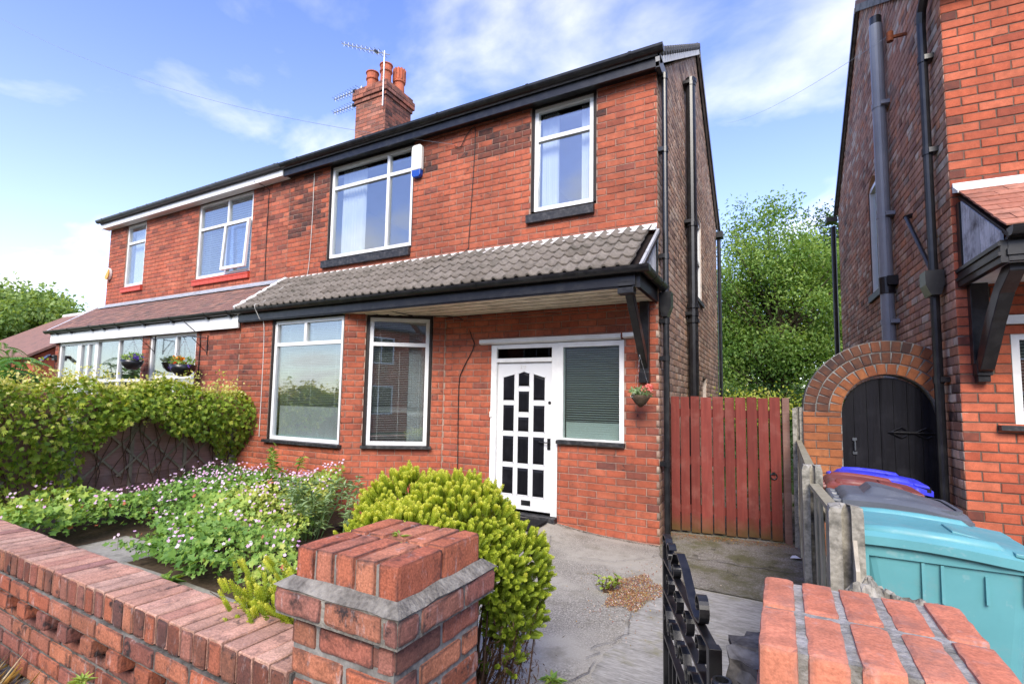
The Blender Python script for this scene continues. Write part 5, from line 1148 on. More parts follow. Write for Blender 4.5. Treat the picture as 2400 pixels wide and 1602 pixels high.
for j in range(ny_+1):
    for i in range(nx_+1):
        u_=i/nx_; v_=j/ny_; x=8.15+.27*u_+.012*math.sin(v_*9); y=-4.52+.11*v_+.01*math.sin(u_*17); e=min(u_,1-u_,v_*.6,(1-v_)*.6)*5
        z=.86+min(1,e)**.5*(.055+.03*math.exp(-((u_-.35)/.14)**2)+.016*math.sin(u_*11)*math.sin(v_*5+1)+.01*math.sin(u_*31+v_*13))+rg.uniform(-.006,.006)
        vs.append(V(x+rg.uniform(-.004,.004),y+rg.uniform(-.004,.004),z))
m_=nx_+1; CL.add(vs,[(j*m_+i,j*m_+i+1,(j+1)*m_+i+1,(j+1)*m_+i) for j in range(ny_) for i in range(nx_)])
tag(CL.build('concrete_lump','concrete'),'broken pale concrete lump lying at the back of the orange pillar','rubble')
# ============================================================ FRONT WALL
FW=thing('garden_wall',(4.6,-5.0,-.3),'low weathered brick garden wall with brick-on-edge coping running left','wall')
wv=unit(V(1,-.018,0)); wn=V(wv[1],-wv[0],0)    # outward to the street
WO=V(4.3,-5.085,0); wlen=2.34; xl=-8.5
B=Bricks(); ztop=.555; wid=.252; cp=.0885
k=0; s=2.325
rgw=random.Random(12)
while s>xl:
    t_=cp-.012; B.add(WO+wv*(s-cp/2)-wn*0+V(0,0,ztop+rgw.uniform(-.003,.003))-wn*(wid/2),wv,V(0,0,1),t_+.003,.112,wid-rgw.uniform(.0,.008),'brick_coping_skylit',rgw.random(),.3 if rgw.random()<.2 else .04,up=-wn)
    # separate darker street end face; skylight on the tops is put into the colours
    B.add(WO+wv*(s-cp/2)+wn*(.003+rgw.uniform(-.002,.003))+V(0,0,ztop-.063),wv,wn,t_,.02,.108,'brick_wall',rgw.random(),.75 if rgw.random()<.5 else .25)
    s-=cp
zc=ztop-.122
lay(B,WO+wn*.012+V(0,0,zc-.0895),wv,wn,xl,2.33,0,.0885,'brick_wall',ch=.0889,jt=.014,soot=lambda s,z:.4 if rgw.random()<.4 else .1)
# dentil course: alternate projecting headers
zc2=zc-.0895*2; s=2.2; k=0
while s>xl:
    if k%2==0: B.add(WO+wv*s+wn*.012+V(0,0,zc2+.045),wv,wn,.112,.08,.078,'brick_wall',rgw.random(),.25)
    else: B.add(WO+wv*s-wn*.052+V(0,0,zc2+.045),wv,wn,.112,.05,.078,'brick_wall',rgw.random(),.5)
    s-=.1225; k+=1
lay(B,WO-wn*.05,wv,wn,xl,2.33,-.1,zc2,'brick_wall',jt=.014,soot=lambda s,z:.3 if rgw.random()<.4 else .05)
lay(B,WO+wn*.03+V(0,0,0),wv,wn,xl,2.33,-.35,-.09,'brick_wall',jt=.014,soot=lambda s,z:.5)
a=MB(); 
def wbox(o0,o1,z0,z1): a.obox(WO+wv*((xl+2.33)/2)+wn*((o0+o1)/2)+V(0,0,(z0+z1)/2),wv,wn,(0,0,1),(2.33-xl,o1-o0,z1-z0))
wbox(-wid+.012,-.014,zc,ztop-.012); wbox(-wid+.01,.004,zc-.0895,zc-.001); wbox(-wid+.01,-.06,-.095,zc-.0905); wbox(-wid+.01,.022,-.4,-.0955)
fo=a.build('core','mortar_soot',FW); B.emit(fo,300)
# ============================================================ IRON GATE
IG=thing('iron_gate',(7.7,-4.18,-.2),'black painted wrought iron garden gate with scrolls, standing open','gate')
ga=V(7.852,-4.64,0); gb=V(7.56,-3.80,0); gL=float(np.linalg.norm(gb-ga)); g_u=unit(gb-ga); g_n=V(-g_u[1],g_u[0],0)
def gP(s,z,o=0.): return ga+g_u*s+g_n*o+V(0,0,z)
def gbar(s0,z0,s1,z1,w=.03,t=.014,name='bar'):
    a=MB(); p=gP(s0,z0); q2=gP(s1,z1); d=unit(q2-p); a.obox((p+q2)/2,d,g_n,np.cross(d,g_n),(np.linalg.norm(q2-p),w,t)); return a.build(name,'black_paint',IG,bevel=.002)
gbar(0,-.15,0,.745,.036,.036,'gate_stile'); gbar(gL,-.15,gL,.80,.03,.03,'gate_stile')
gbar(.018,.60,gL-.015,.60,.03,.012,'rail'); gbar(.018,.40,gL-.015,.40,.028,.012,'rail'); gbar(.018,-.08,gL-.015,-.08,.03,.012,'rail'); gbar(.018,.735,gL-.015,.735,.03,.010,'rail')
for i in range(1,9): gbar(gL*i/9,-.08,gL*i/9,.40 if i%1==0 else .6,.014,.014,'bar')
def ribbon(pts,w=.03,t=.006):
    P=[np.array(p,float) for p in pts]; a=MB(); vs=[]
    for i,p in enumerate(P):
        d=P[min(i+1,len(P)-1)]-P[max(i-1,0)]; d/=np.linalg.norm(d); nn=V(-d[1],d[0])
        for so in(-.5,.5):
            for to in(-.5,.5): vs.append(gP(p[0]+nn[0]*to*t,p[1]+nn[1]*to*t,so*w))
    fs=[]
    for i in range(len(P)-1):
        b=i*4;c=b+4; fs+=[(b,b+1,c+1,c),(b+2,c+2,c+3,b+3),(b,c,c+2,b+2),(b+1,b+3,c+3,c+1)]
    fs+=[(0,2,3,1),(len(vs)-4,len(vs)-3,len(vs)-1,len(vs)-2)]
    a.add(vs,fs); a.build('scroll','black_paint',IG)
def spiral(cx,cz,r0,r1,t0,t1,n=18): return [(cx+(r0+(r1-r0)*k/n)*math.cos(t0+(t1-t0)*k/n),cz+(r0+(r1-r0)*k/n)*math.sin(t0+(t1-t0)*k/n)) for k in range(n+1)]
# big C scroll along the top
ribbon(spiral(.16,.80,.012,.05,-1.5,4.2,20)+[(.2,.745),(.3,.77),(.42,.835),(.52,.86),(.6,.84),(.66,.79)]+spiral(.62,.775,.045,.012,.2,-5.0,18))
ribbon(spiral(.74,.80,.05,.012,2.6,-3.2,18)+[]); ribbon([(.70,.74),(.76,.80),(.81,.845),(.86,.85)]+spiral(.87,.82,.03,.01,1.6,-3.5,14))
for k in range(4):
    c=.12+.2*k; ribbon(spiral(c+.03,.50,.01,.045,0,5.2,16)+[(c+.1,.53)]+spiral(c+.14,.50,.045,.01,2.2,-3.4,16))
    ribbon(spiral(c+.06,.668,.012,.05,-1.0,4.4,16),.028)
gbar(-.05,.56,0,.56,.03,.03,'hinge_arm')
a=MB(); a.lathe(gP(-.085,.40),[(.026,0),(.028,.005),(.028,.29),(.025,.295),(.018,.295),(.018,.25)],14); a.build('hinge_pin','black_plastic',IG)
a=MB(); a.obox(gP(-.12,.375),g_u,g_n,(0,0,1),(.14,.045,.04)); a.build('hinge_bracket','rust',IG)
# ============================================================ SMALL THINGS
a=MB(); a.box((4.72,-.62,gz(5.0,-.4)+.0),(5.42,-.16,gz(5.0,-.4)+.03)); tag(a.build('doormat','mat_black',bevel=.006),'black rubber mat on the ground before the white door','doormat')
a=MB(); zb=gz(8.1,.1)+.03; a.add([V(8.08,.10,zb+.02),V(8.17,.08,zb+.035),V(8.19,.16,zb+.015),V(8.1,.19,zb+.03),V(8.13,.13,zb+.05)],[(0,1,4),(1,2,4),(2,3,4),(3,0,4)]); tag(a.build('litter','paper'),'scrap of white paper on the passage floor by the fence','litter')
# aerials
def aerial(base,mast,boom_z,L,dirv,name_label,n=10):
    A=thing('tv_aerial',base,name_label,'aerial','roof aerials on the chimney'); b=np.array(base,float); dv=unit(np.array(dirv,float)); sd2=unit(np.cross(dv,V(0,0,1)))
    a=MB(); a.tube([b,b+V(0,0,mast)],.017,8); a.build('mast','metal',A)
    for bz in boom_z:
        p=b+V(0,0,bz); a=MB(); a.tube([p-dv*.15,p+dv*L],.011,6)
        for i in range(n):
            q2=p+dv*(L*(i+.4)/n); l_=.17-.07*i/n; a.tube([q2-sd2*l_+V(0,0,.0),q2+sd2*l_],.006,4); a.tube([q2-V(0,0,.06),q2+V(0,0,.06)],.005,4)
        a.build('boom','metal',A); a=MB(); a.obox(p+dv*.25+V(0,0,.0),dv,sd2,(0,0,1),(.09,.07,.06)); a.build('dipole_box','black_plastic',A)
aerial((.47,1.93,CZ1-.3),1.28,[1.22],1.35,(-.9,-.1,.42),'long television aerial on a mast at the chimney corner')
aerial((-.55,2.3,7.4),1.5,[1.45,1.1],1.05,(-.95,.1,.06),'double television aerial on the far side of the chimney stack')
# overhead wires
def wire(p,q2,sag,label):
    p=np.array(p,float);q2=np.array(q2,float); pts=[p+(q2-p)*t-V(0,0,sag*4*t*(1-t)) for t in np.linspace(0,1,20)]; a=MB(); a.tube(pts,.003,4); tag(a.build('overhead_wire','wire_grey'),label,'wire')
wire((-10.3,-1.5,11.6),(3.75,-.03,5.36),.5,'thin overhead wire from upper left to the front wall bracket')
wire((6.5,14,12.0),tuple(nP(-.17,1.15,5.98)),.2,'thin overhead wire above the passage to the neighbour wall bracket')
# ============================================================ HANGING BASKETS
def basket(x,y,z,r,label,hook,flowers,kind,bowl):
    T=thing('hanging_basket',(x,y,z),label,'hanging basket','hanging flower baskets')
    a=MB()
    if bowl: a.lathe((x,y,z),[(.02,-r*.95),(r*.45,-r*.88),(r*.8,-r*.5),(r,0),(r*.96,0),(r*.7,-r*.4)],18)
    else: a.lathe((x,y,z),[(.015,-r*1.1),(r*.5,-r*.75),(r*.85,-r*.25),(r*.9,0),(r*.8,0)],14)
    a.build('bowl','black_plastic' if bowl else 'soil',T,smooth=True)
    a=MB()
    for k in range(3):
        t=2*math.pi*k/3+.4; p=V(x+r*.95*math.cos(t),y+r*.95*math.sin(t),z); q2=np.array(hook,float)
        for i in range(16):
            u_=p+(q2-p)*(i+.5)/16; d=unit(q2-p); a.obox(u_,d,np.cross(d,V(0,0,1) if i%2 else V(1,0,0)),V(0,0,1),(np.linalg.norm(q2-p)/16*.9,.008,.004))
    a.build('chain','metal',T)
    n=260; P=rdir(n)*np.array([r*1.05,r*1.05,r*.45])*RNG.uniform(.5,1,(n,1))+V(x,y,z+r*.22); P[:,2]=np.maximum(P[:,2],z-.02-r*.3*(RNG.random(n)<.3))
    v,f=leaf_arrays(P,rdir(n)+V(0,0,.4),rdir(n),RNG.uniform(.03,.06,n),RNG.uniform(.02,.035,n)); npmesh('leaves',v,f,'leaf_geranium' if bowl else 'leaf_silver',T,np.repeat(RNG.random(n)*.9,4))
    parts=[]
    for (dx,dy,dz,cnt,sz,t0,t1) in flowers:
        for _ in range(cnt):
            c=V(x+dx*r+RNG.normal()*r*.22,y+dy*r+RNG.normal()*r*.2,z+dz*r+RNG.normal()*r*.1); m_=9
            v,f=leaf_arrays(np.repeat(c[None],m_,0),rdir(m_)+V(0,-.3,.3),rdir(m_),np.full(m_,sz),np.full(m_,sz*.9)); parts.append((v,f,np.full(len(v),RNG.uniform(t0,t1))))
    v,f,t=cat(parts); npmesh('flowers',v,f,kind,T,t)
    return T
basket(-2.81,-1.16,2.09,.2,'hanging basket with purple flowers before the left porch windows',(-2.81,-1.16,2.48),[(.9,-.1,.25,14,.03,.65,.78),(-.8,-.2,.3,8,.03,.85,1.),(0,-.3,.3,6,.02,.7,.8)],'petal_mix',True)
basket(-1.1,-1.16,1.97,.22,'hanging basket with orange marigolds before the left house window',(-1.09,-1.16,2.42),[(-.5,-.2,.45,8,.05,.0,.3),(.3,-.2,.35,4,.045,.05,.3),(-.2,-.5,-.4,8,.018,.65,.75),(.9,-.2,-.1,6,.02,.65,.75),(.0,-.4,.2,3,.035,.4,.5)],'petal_mix',True)
basket(6.625,-.3,1.55,.125,'small hanging basket of pale artificial flowers under the porch bracket',(6.615,-.3,2.02),[(0,-.2,.3,20,.024,0,.78),(.85,-.4,.55,4,.05,.85,1.),(-.5,-.4,.0,10,.022,0,.78)],'petal_white',False)
for bx_,bz_ in((-2.81,2.48),(-1.09,2.42)):
    a=MB(); a.tube([V(bx_,-1.16,bz_),V(bx_,-1.19,bz_+.03),V(bx_+.02,-1.12,bz_+.06),V(bx_+.18,BY-.02,bz_+.05)],.008,6); a.tube([V(bx_+.18,BY-.012,bz_+.1),V(bx_+.18,BY-.012,bz_-.25)],.01,6); a.tube([V(bx_+.17,BY-.02,bz_-.2),V(bx_+.06,-1.08,bz_+.04)],.007,6); a.build('basket_hook','black_plastic',LH)
# ============================================================ TRELLIS FENCE + CLIMBER
TF=thing('trellis_fence',(.1,-2.7,-.1),'brown overlap fence panel with diamond trellis under the climbing hedge','fence')
for k in range(2):
    ya=-4.75+k*1.88 if k==0 else -3.1; yb=-3.25 if k==0 else -.95
    for i in range(9):
        z0=.02+.155*i; a=MB(); n=9; vs=[]
        for q_ in range(n+1):
            y=ya+(yb-ya)*q_/n; w1=.012*math.sin(q_*2.1+i*1.7); vs+=[V(.02,y,z0+w1),V(.045,y,z0+w1),V(.03,y,z0+.17),V(.015,y,z0+.17)]
        fs=[]
        for q_ in range(n):
            b=q_*4; fs+=[(b+j,b+(j+1)%4,b+4+(j+1)%4,b+4+j) for j in range(4)]
        fs+=[(0,3,2,1),(n*4,n*4+1,n*4+2,n*4+3)]; a.add(vs,fs); a.build('board','fence_brown',TF)['tint']=random.random()
for y in(-3.18,-.93,-4.8):
    a=MB(); a.box((-.03,y-.05,-.2),(.09,y+.05,1.05 if y>-4 else 1.3)); a.build('post','concrete',TF)
for y in(-2.45,-1.7): 
    a=MB(); a.box((.047,y-.022,.0),(.075,y+.022,1.35)); a.build('batten','trellis_wood',TF)
for i in range(12):
    for sg in(-1,1):
        yc=-4.7+i*.42; L_=1.0
        if abs(yc+1.0)>0 and yc+sg*0<0:
            a=MB(); d=unit(V(0,sg*.72,.7)); c0=V(.085+.006*(sg>0),yc,.75); a.obox(c0,d,(1,0,0),np.cross(d,V(1,0,0)),(1.25,.008,.028)); a.build('lath','trellis_wood',TF)
# climber
CHG=thing('climbing_hedge',(.1,-2.7,0),'dense bright green climber with pale tips tumbling over the trellis fence','hedge')
def hedge_pts(n):
    y=RNG.uniform(-5.0,-.35,n); 
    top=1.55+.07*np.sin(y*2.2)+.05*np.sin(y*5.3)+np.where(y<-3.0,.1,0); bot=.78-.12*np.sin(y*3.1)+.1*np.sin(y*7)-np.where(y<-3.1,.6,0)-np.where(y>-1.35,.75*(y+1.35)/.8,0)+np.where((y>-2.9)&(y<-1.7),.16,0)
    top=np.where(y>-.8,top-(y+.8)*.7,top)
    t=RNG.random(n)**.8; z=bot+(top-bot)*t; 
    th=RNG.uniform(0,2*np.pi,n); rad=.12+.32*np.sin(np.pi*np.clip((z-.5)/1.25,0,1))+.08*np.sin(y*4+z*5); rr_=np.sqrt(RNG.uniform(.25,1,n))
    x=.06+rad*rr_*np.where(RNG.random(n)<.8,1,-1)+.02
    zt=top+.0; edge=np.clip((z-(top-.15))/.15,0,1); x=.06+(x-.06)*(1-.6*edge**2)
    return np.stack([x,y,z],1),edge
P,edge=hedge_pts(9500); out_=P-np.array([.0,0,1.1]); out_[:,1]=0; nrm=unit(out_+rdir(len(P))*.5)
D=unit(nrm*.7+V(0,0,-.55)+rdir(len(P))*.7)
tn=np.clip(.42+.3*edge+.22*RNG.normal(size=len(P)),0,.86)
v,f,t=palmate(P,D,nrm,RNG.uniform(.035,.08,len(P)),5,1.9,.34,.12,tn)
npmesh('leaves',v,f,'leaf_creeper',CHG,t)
# pale young tips
n=2600; y=RNG.uniform(-5,-.5,n); pk=RNG.random(n); P=np.stack([.1+RNG.normal(size=n)*.13+.05,y,1.55+.07*np.sin(y*2.2)+.05*np.sin(y*5.3)+RNG.normal(size=n)*.05+np.where(y<-3.,.1,0)],1)
cl_=RNG.integers(0,80,n); cc=np.stack([RNG.uniform(.1,.42,80),RNG.uniform(-4.9,-1.0,80),RNG.uniform(1.05,1.72,80)],1); m2=RNG.random(n)<.6; P[m2]=cc[cl_[m2]]+RNG.normal(size=(m2.sum(),3))*.05
v,f,t=palmate(P,unit(rdir(n)+V(.3,-.2,.7)),rdir(n),RNG.uniform(.022,.045,n),4,1.6,.4,.1,RNG.uniform(.86,1,n)); npmesh('young_shoots',v,f,'leaf_creeper',CHG,t)
for i in range(26):
    y=RNG.uniform(-4.6,-1.0); a=[V(.1,y,.2)]
    for k in range(6): a.append(a[-1]+V(RNG.uniform(-.02,.03),RNG.uniform(-.12,.12),.2))
    mb=MB(); mb.tube(a,.006,5); mb.build('stem','twig',CHG)
# tall wisps above hedge
parts=[]
for (y0,h) in((-2.9,.22),(-3.6,.28),(-1.7,.22),(-2.2,.16),(-1.2,.25),(-.75,.3)):
    m_=26; tt=RNG.random(m_); P=np.stack([.1+RNG.normal(size=m_)*.05,y0+RNG.normal(size=m_)*.05,1.6+tt*h],1); v,f=leaf_arrays(P,unit(rdir(m_)+V(0,0,.3)),rdir(m_),RNG.uniform(.03,.06,m_),RNG.uniform(.015,.03,m_)); parts.append((v,f,np.repeat(RNG.uniform(.5,1,m_),4)))
v,f,t=cat(parts); npmesh('wisps',v,f,'leaf_creeper',CHG,t)['kind']='stuff'
# ============================================================ GERANIUM BED
def lobed(P,Nn,size,tint,lobes=5):
    """lobed round leaf as triangle fan"""
    n=len(P); T_=unit(np.cross(Nn,rdir(n))); S=np.cross(Nn,T_); k=lobes*2; ang=np.linspace(0,2*np.pi,k,endpoint=False)
    rad=np.where(np.arange(k)%2==0,1.,.52); rad[0]=.75
    ring=P[:,None]+size[:,None,None]*(rad[None,:,None]*(np.cos(ang)[None,:,None]*T_[:,None]+np.sin(ang)[None,:,None]*S[:,None]))+Nn[:,None]*(size[:,None,None]*.18*RNG.uniform(-1,1,(n,k,1))+size[:,None,None]*.12)
    v=np.concatenate([P[:,None],ring],1).reshape(-1,3); b=np.arange(n)[:,None]*(k+1)
    f=np.concatenate([b+np.array([0,1+i,1+(i+1)%k]) for i in range(k)]); return v,f,np.repeat(tint,k+1)
def bed_h(x,y): return .22+.12*np.sin(x*1.9+y*.8)*np.sin(y*2.3+.5)+.06*np.sin(x*4.1)*np.cos(y*3.7)+np.clip((y+2.6)*.09,-.1,.16)+np.where(x>3.2,-.1*(x-3.2),0)
def lim_(x): return np.where(x<1.3,-4.35,np.where(x<2.3,-3.05,-3.62))
def bed_xy(n):
    y=RNG.uniform(-4.4,-.95,n); right=2.75+.2*np.sin(y*3)+np.clip((-y-1.5)*1.02,0,1.95); left=np.full(n,.2); front=0
    x=left+(right-left)*RNG.random(n); 
    # front edge recedes from the path on the left
    lim=np.where(x<1.3,-4.35,np.where(x<2.3,-3.05,-3.62))+.1*np.sin(x*5); ok=y>lim
    return x[ok],y[ok]
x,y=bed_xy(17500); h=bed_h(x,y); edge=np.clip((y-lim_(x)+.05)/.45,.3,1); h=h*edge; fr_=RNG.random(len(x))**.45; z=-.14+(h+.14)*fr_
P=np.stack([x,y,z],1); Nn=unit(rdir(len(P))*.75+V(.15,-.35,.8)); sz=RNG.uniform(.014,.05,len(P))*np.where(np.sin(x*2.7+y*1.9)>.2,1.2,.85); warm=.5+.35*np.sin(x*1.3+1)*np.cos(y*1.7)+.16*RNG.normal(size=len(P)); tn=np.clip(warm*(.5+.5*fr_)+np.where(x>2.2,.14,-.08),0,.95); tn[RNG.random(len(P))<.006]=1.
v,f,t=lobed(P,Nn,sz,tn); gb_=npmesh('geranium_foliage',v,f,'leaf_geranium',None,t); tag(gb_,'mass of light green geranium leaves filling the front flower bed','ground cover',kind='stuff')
# stalks and flowers
x,y=bed_xy(1500); 
keep=(RNG.random(len(x))<.42+.4*(y>-2.4)*(x<2.9))*(np.sin(x*3.1+y*2)*np.sin(y*4.3-x)>-.55); x=x[keep];y=y[keep]; h=bed_h(x,y)*np.clip((y-lim_(x)+.05)/.45,.3,1)+RNG.uniform(.0,.09,len(x)); parts=[]; C0=np.stack([x,y,h],1); n=len(x); face=unit(rdir(n)*.5+V(.2,-.5,.7)); T_=unit(np.cross(face,rdir(n))); S=np.cross(face,T_); tn=RNG.random(n)
for k in range(5):
    a_=2*math.pi*k/5; d=T_*math.cos(a_)+S*math.sin(a_); v,f=leaf_arrays(C0,d+face*.25,face,RNG.uniform(.016,.021,n),np.full(n,.018),.05); parts.append((v,f,np.repeat(tn,4)))
v,f,t=cat(parts); tag(npmesh('geranium_flowers',v,f,'petal_pink',None,t),'scattered small pink five-petalled flowers over the geranium bed','flowers',kind='stuff')
mb=MB()
for i in range(0,n,2): mb.tube([C0[i]-V(0,0,.14),C0[i]-V(0,0,.005)],.0016,3,cap=False)
tag(mb.build('flower_stalks','leaf_stalk' if 'leaf_stalk' in MATS else 'twig'),'thin stalks under the pink geranium flowers','flower stalks',kind='stuff')
# taller leafy plants by the bay
def stem_plant(x,y,h,ns,sp,label,mat,L=.09,W=.03,name='leafy_plant',t0=.2,t1=.9,lean=(0,0),dens=9):
    T=thing(name,(x,y,gz(x,y)),label,'plant'); parts=[]; st=MB()
    for k in range(ns):
        a=RNG.uniform(0,6.28); r=sp*RNG.random(); hh=h*RNG.uniform(.65,1); b=V(x+.3*r*math.cos(a),y+.3*r*math.sin(a),gz(x,y)); e=V(x+r*math.cos(a)+lean[0],y+r*math.sin(a)+lean[1],gz(x,y)+hh); mid=(b+e)/2+V(RNG.normal()*.03,RNG.normal()*.03,hh*.08); pts=[b,(b+mid)/2+V(0,0,.02),mid,(mid+e)/2+V(0,0,.02),e]; st.tube(pts,[.007,.006,.005,.004,.002],5)
        m_=int(dens*hh/.3); tt=np.sort(RNG.uniform(.15,1,m_)); P=np.array([np.interp(q_,np.linspace(0,1,5),[p[i] for p in pts]) for q_ in tt for i in range(3)]).reshape(-1,3)
        for rep in range(2):
            D=unit(rdir(m_)*V(1,1,.3)+V(0,0,.25)); v,f=leaf_arrays(P,D,rdir(m_)*.3+V(0,0,1),RNG.uniform(.7,1.1,m_)*L,RNG.uniform(.8,1.1,m_)*W,.15,.25); parts.append((v,f,np.repeat(RNG.uniform(t0,t1,m_),4)))
    v,f,t=cat(parts); npmesh('leaves',v,f,mat,T,t); st.build('stems','twig' if mat!='leaf_silver' else 'leaf_silver',T)
stem_plant(2.2,-1.6,1.0,5,.35,'tall leafy weed rising before the left of the bay window','leaf_geranium',.1,.04)
stem_plant(1.5,-1.3,1.15,3,.25,'tallest leafy weed against the dark wall left of the bay','leaf_geranium',.09,.045)
stem_plant(3.2,-2.0,.72,18,.5,'silvery green bushy shoots spreading under the bay window','leaf_silver',.12,.035)
stem_plant(3.5,-1.75,.95,2,.3,'lone arching silvery stem before the bay brickwork','leaf_silver',.11,.035,lean=(.25,0))
stem_plant(4.05,-1.35,.38,9,.22,'small pink-flowered geranium clump at the foot of the bay','leaf_geranium',.06,.04)
C0=np.array([[4.05+RNG.normal()*.14,-1.4+RNG.normal()*.1,.17+RNG.uniform(-.06,.08)] for _ in range(16)]); n=len(C0); face=unit(rdir(n)*.4+V(.2,-.6,.6)); T_=unit(np.cross(face,rdir(n))); S=np.cross(face,T_); parts=[]
for k in range(5):
    a_=2*math.pi*k/5; v,f=leaf_arrays(C0,T_*math.cos(a_)+S*math.sin(a_),face,np.full(n,.019),np.full(n,.018),.05); parts.append((v,f,np.repeat(np.full(n,.05),4)))
v,f,t=cat(parts); tag(npmesh('geranium_flowers',v,f,'petal_pink',None,t),'deeper pink flowers above the clump at the foot of the bay','flowers',kind='stuff')
# ============================================================ HEBE (whipcord shrub)
def hebe(shoots,par,seed):
    """shoots: list of (base,dir,len,tint)"""
    parts=[]
    Bp=np.array([s[0] for s in shoots]); Dd=unit(np.array([s[1] for s in shoots])); Ln=np.array([s[2] for s in shoots]); Tn=np.array([s[3] for s in shoots]); n=len(shoots)
    A=unit(np.cross(Dd,rdir(n))); Bv=np.cross(Dd,A); W=11
    for k in range(W):
        t=(k+.3)/W
        for q_ in range(4):
            a_=q_*math.pi/2+k*.785; o=A*math.cos(a_)+Bv*math.sin(a_); P=Bp+Dd*(Ln*t)[:,None]+o*.002
            d=Dd*.85+o*(.75 if k<W-1 else .35); l_=np.full(n,.0145 if k<W-1 else .012)
            v,f=leaf_arrays(P,d,o,l_,l_*.75,.1); parts.append((v,f,np.repeat(np.clip(Tn*(.45+.55*t)+.12*(t>.8),0,1),4)))
    v,f,t=cat(parts); npmesh('shoots',v,f,'leaf_hebe',par,t)
HB_=thing('hebe_shrub',(6.5,-4.1,-.2),'large yellow-green whipcord shrub bulging over the left brick pillar','shrub')
rg=RNG; shoots=[]; twigs=MB(); root=V(6.72,-4.25,-.2)
lobes=[((6.33,-4.12,.76),(.30,.32,.32),900,.93),((6.60,-4.10,.74),(.33,.32,.33),1150,.92),((6.79,-4.0,.6),(.25,.32,.27),680,.78),((6.9,-4.02,.42),(.13,.2,.17),170,.45),((6.12,-4.25,.6),(.17,.2,.18),150,.85),((6.55,-4.46,.80),(.28,.16,.18),380,.92),((6.88,-4.1,.24),(.09,.12,.1),36,.3)]
for c,r3,nn_,tb in lobes:
    c=V(*c); d=rdir(nn_*2); d=d[(d[:,2]>-.35)][:nn_]
    P=c+d*np.array(r3)*rg.uniform(.8,1.0,(len(d),1))
    for p,dd in zip(P,d):
        if p[0]>6.58 and p[0]<7.06 and p[1]<-4.6 and p[2]<.955: continue
        if p[0]<7.06 and p[1]<-4.75: continue
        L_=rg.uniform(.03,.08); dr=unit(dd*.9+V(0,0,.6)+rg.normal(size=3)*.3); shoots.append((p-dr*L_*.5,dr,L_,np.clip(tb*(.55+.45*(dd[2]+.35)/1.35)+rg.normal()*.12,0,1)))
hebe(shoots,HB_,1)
# inner brown twigs and dead side
for i in range(90):
    c,r3,_,_=lobes[rg.integers(0,5)]; e=V(*c)+rdir(1)[0]*np.array(r3)*.85
    if e[1]<-4.6 and e[2]<.96: continue
    mid=(root+e)/2+V(rg.normal()*.06,rg.normal()*.06,-.03); twigs.tube([root+V(rg.normal()*.05,rg.normal()*.05,0),mid,e],[.008,.005,.002],4)
twigs.build('branches','twig',HB_)
n=900; P=V(6.92,-4.12,.22)+rg.normal(size=(n,3))*np.array([.06,.1,.12]); v,f=leaf_arrays(P,rdir(n)-V(0,0,.4),rdir(n),rg.uniform(.02,.05,n),rg.uniform(.003,.007,n)); npmesh('dead_foliage',v,f,'twig',HB_)
n=2500; 
cs=[lobes[i] for i in rg.integers(0,6,n)]; P=np.array([np.array(c[0])+rdir(1)[0]*np.array(c[1])*rg.uniform(.3,.8) for c in cs]); ok=~((P[:,1]<-4.6)&(P[:,2]<.96)); P=P[ok]; n=len(P)
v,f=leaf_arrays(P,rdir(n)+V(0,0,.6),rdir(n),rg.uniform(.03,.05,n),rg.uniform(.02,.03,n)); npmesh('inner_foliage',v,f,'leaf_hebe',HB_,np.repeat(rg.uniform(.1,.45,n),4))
HB2=thing('hebe_shrub',(6.3,-4.78,-.1),'small yellowish tuft of whipcord shrub left of the pillar over the coping','shrub')
shoots=[]
for i in range(260):
    a_=rg.uniform(-.9,1.2); e=V(6.08+rg.normal()*.13,-4.82+rg.normal()*.07,.52+rg.normal()*.10); dr=unit(V(-.55+rg.normal()*.25,-.2+rg.normal()*.2,.75)); shoots.append((e-dr*.06+V(.1,0.02,0)*rg.random(),dr,rg.uniform(.05,.09),np.clip(.8+rg.normal()*.15,0,1)))
hebe(shoots,HB2,2)
tw=MB()
for i in range(60): tw.tube([V(6.5+rg.normal()*.03,-4.78+rg.normal()*.03,.25),V(6.3+rg.normal()*.06,-4.8+rg.normal()*.05,.4),V(6.1+rg.normal()*.12,-4.82+rg.normal()*.06,.5+rg.normal()*.07)],[.005,.004,.002],4)
tw.build('branches','twig',HB2)
# ============================================================ SMALL WEEDS / SEDUM / GRASS
n=5200; th=rg.uniform(0,6.28,n); r=np.where(rg.random(n)<.8,np.sqrt(rg.random(n))*.85,np.abs(rg.normal(size=n))*.8); x=6.86+.27*r*np.cos(th)*(1+.2*np.sin(3*th)); y=-1.62+.50*r*np.sin(th)*(1+.15*np.sin(5*th)); z=np.array([gz(a_,b_) for a_,b_ in zip(x,y)])+.03*rg.random(n)*np.clip(1-r*.6,0.1,1)*(.5+.5*np.sin(x*40)*np.sin(y*33))+.008
v,f=leaf_arrays(np.stack([x,y,z],1),rdir(n)+V(0,0,.6),rdir(n),rg.uniform(.008,.016,n),rg.uniform(.006,.012,n)); tag(npmesh('sedum_mat',v,f,'sedum',None,np.repeat(rg.random(n),4)),'flat reddish sedum mat growing on the drive by the iron gate','ground cover',kind='stuff')
stem_plant(6.66,-1.72,.16,7,.11,'small yellow-green weed in the middle of the reddish sedum mat','leaf_geranium',.06,.045,t0=.6,t1=.95)
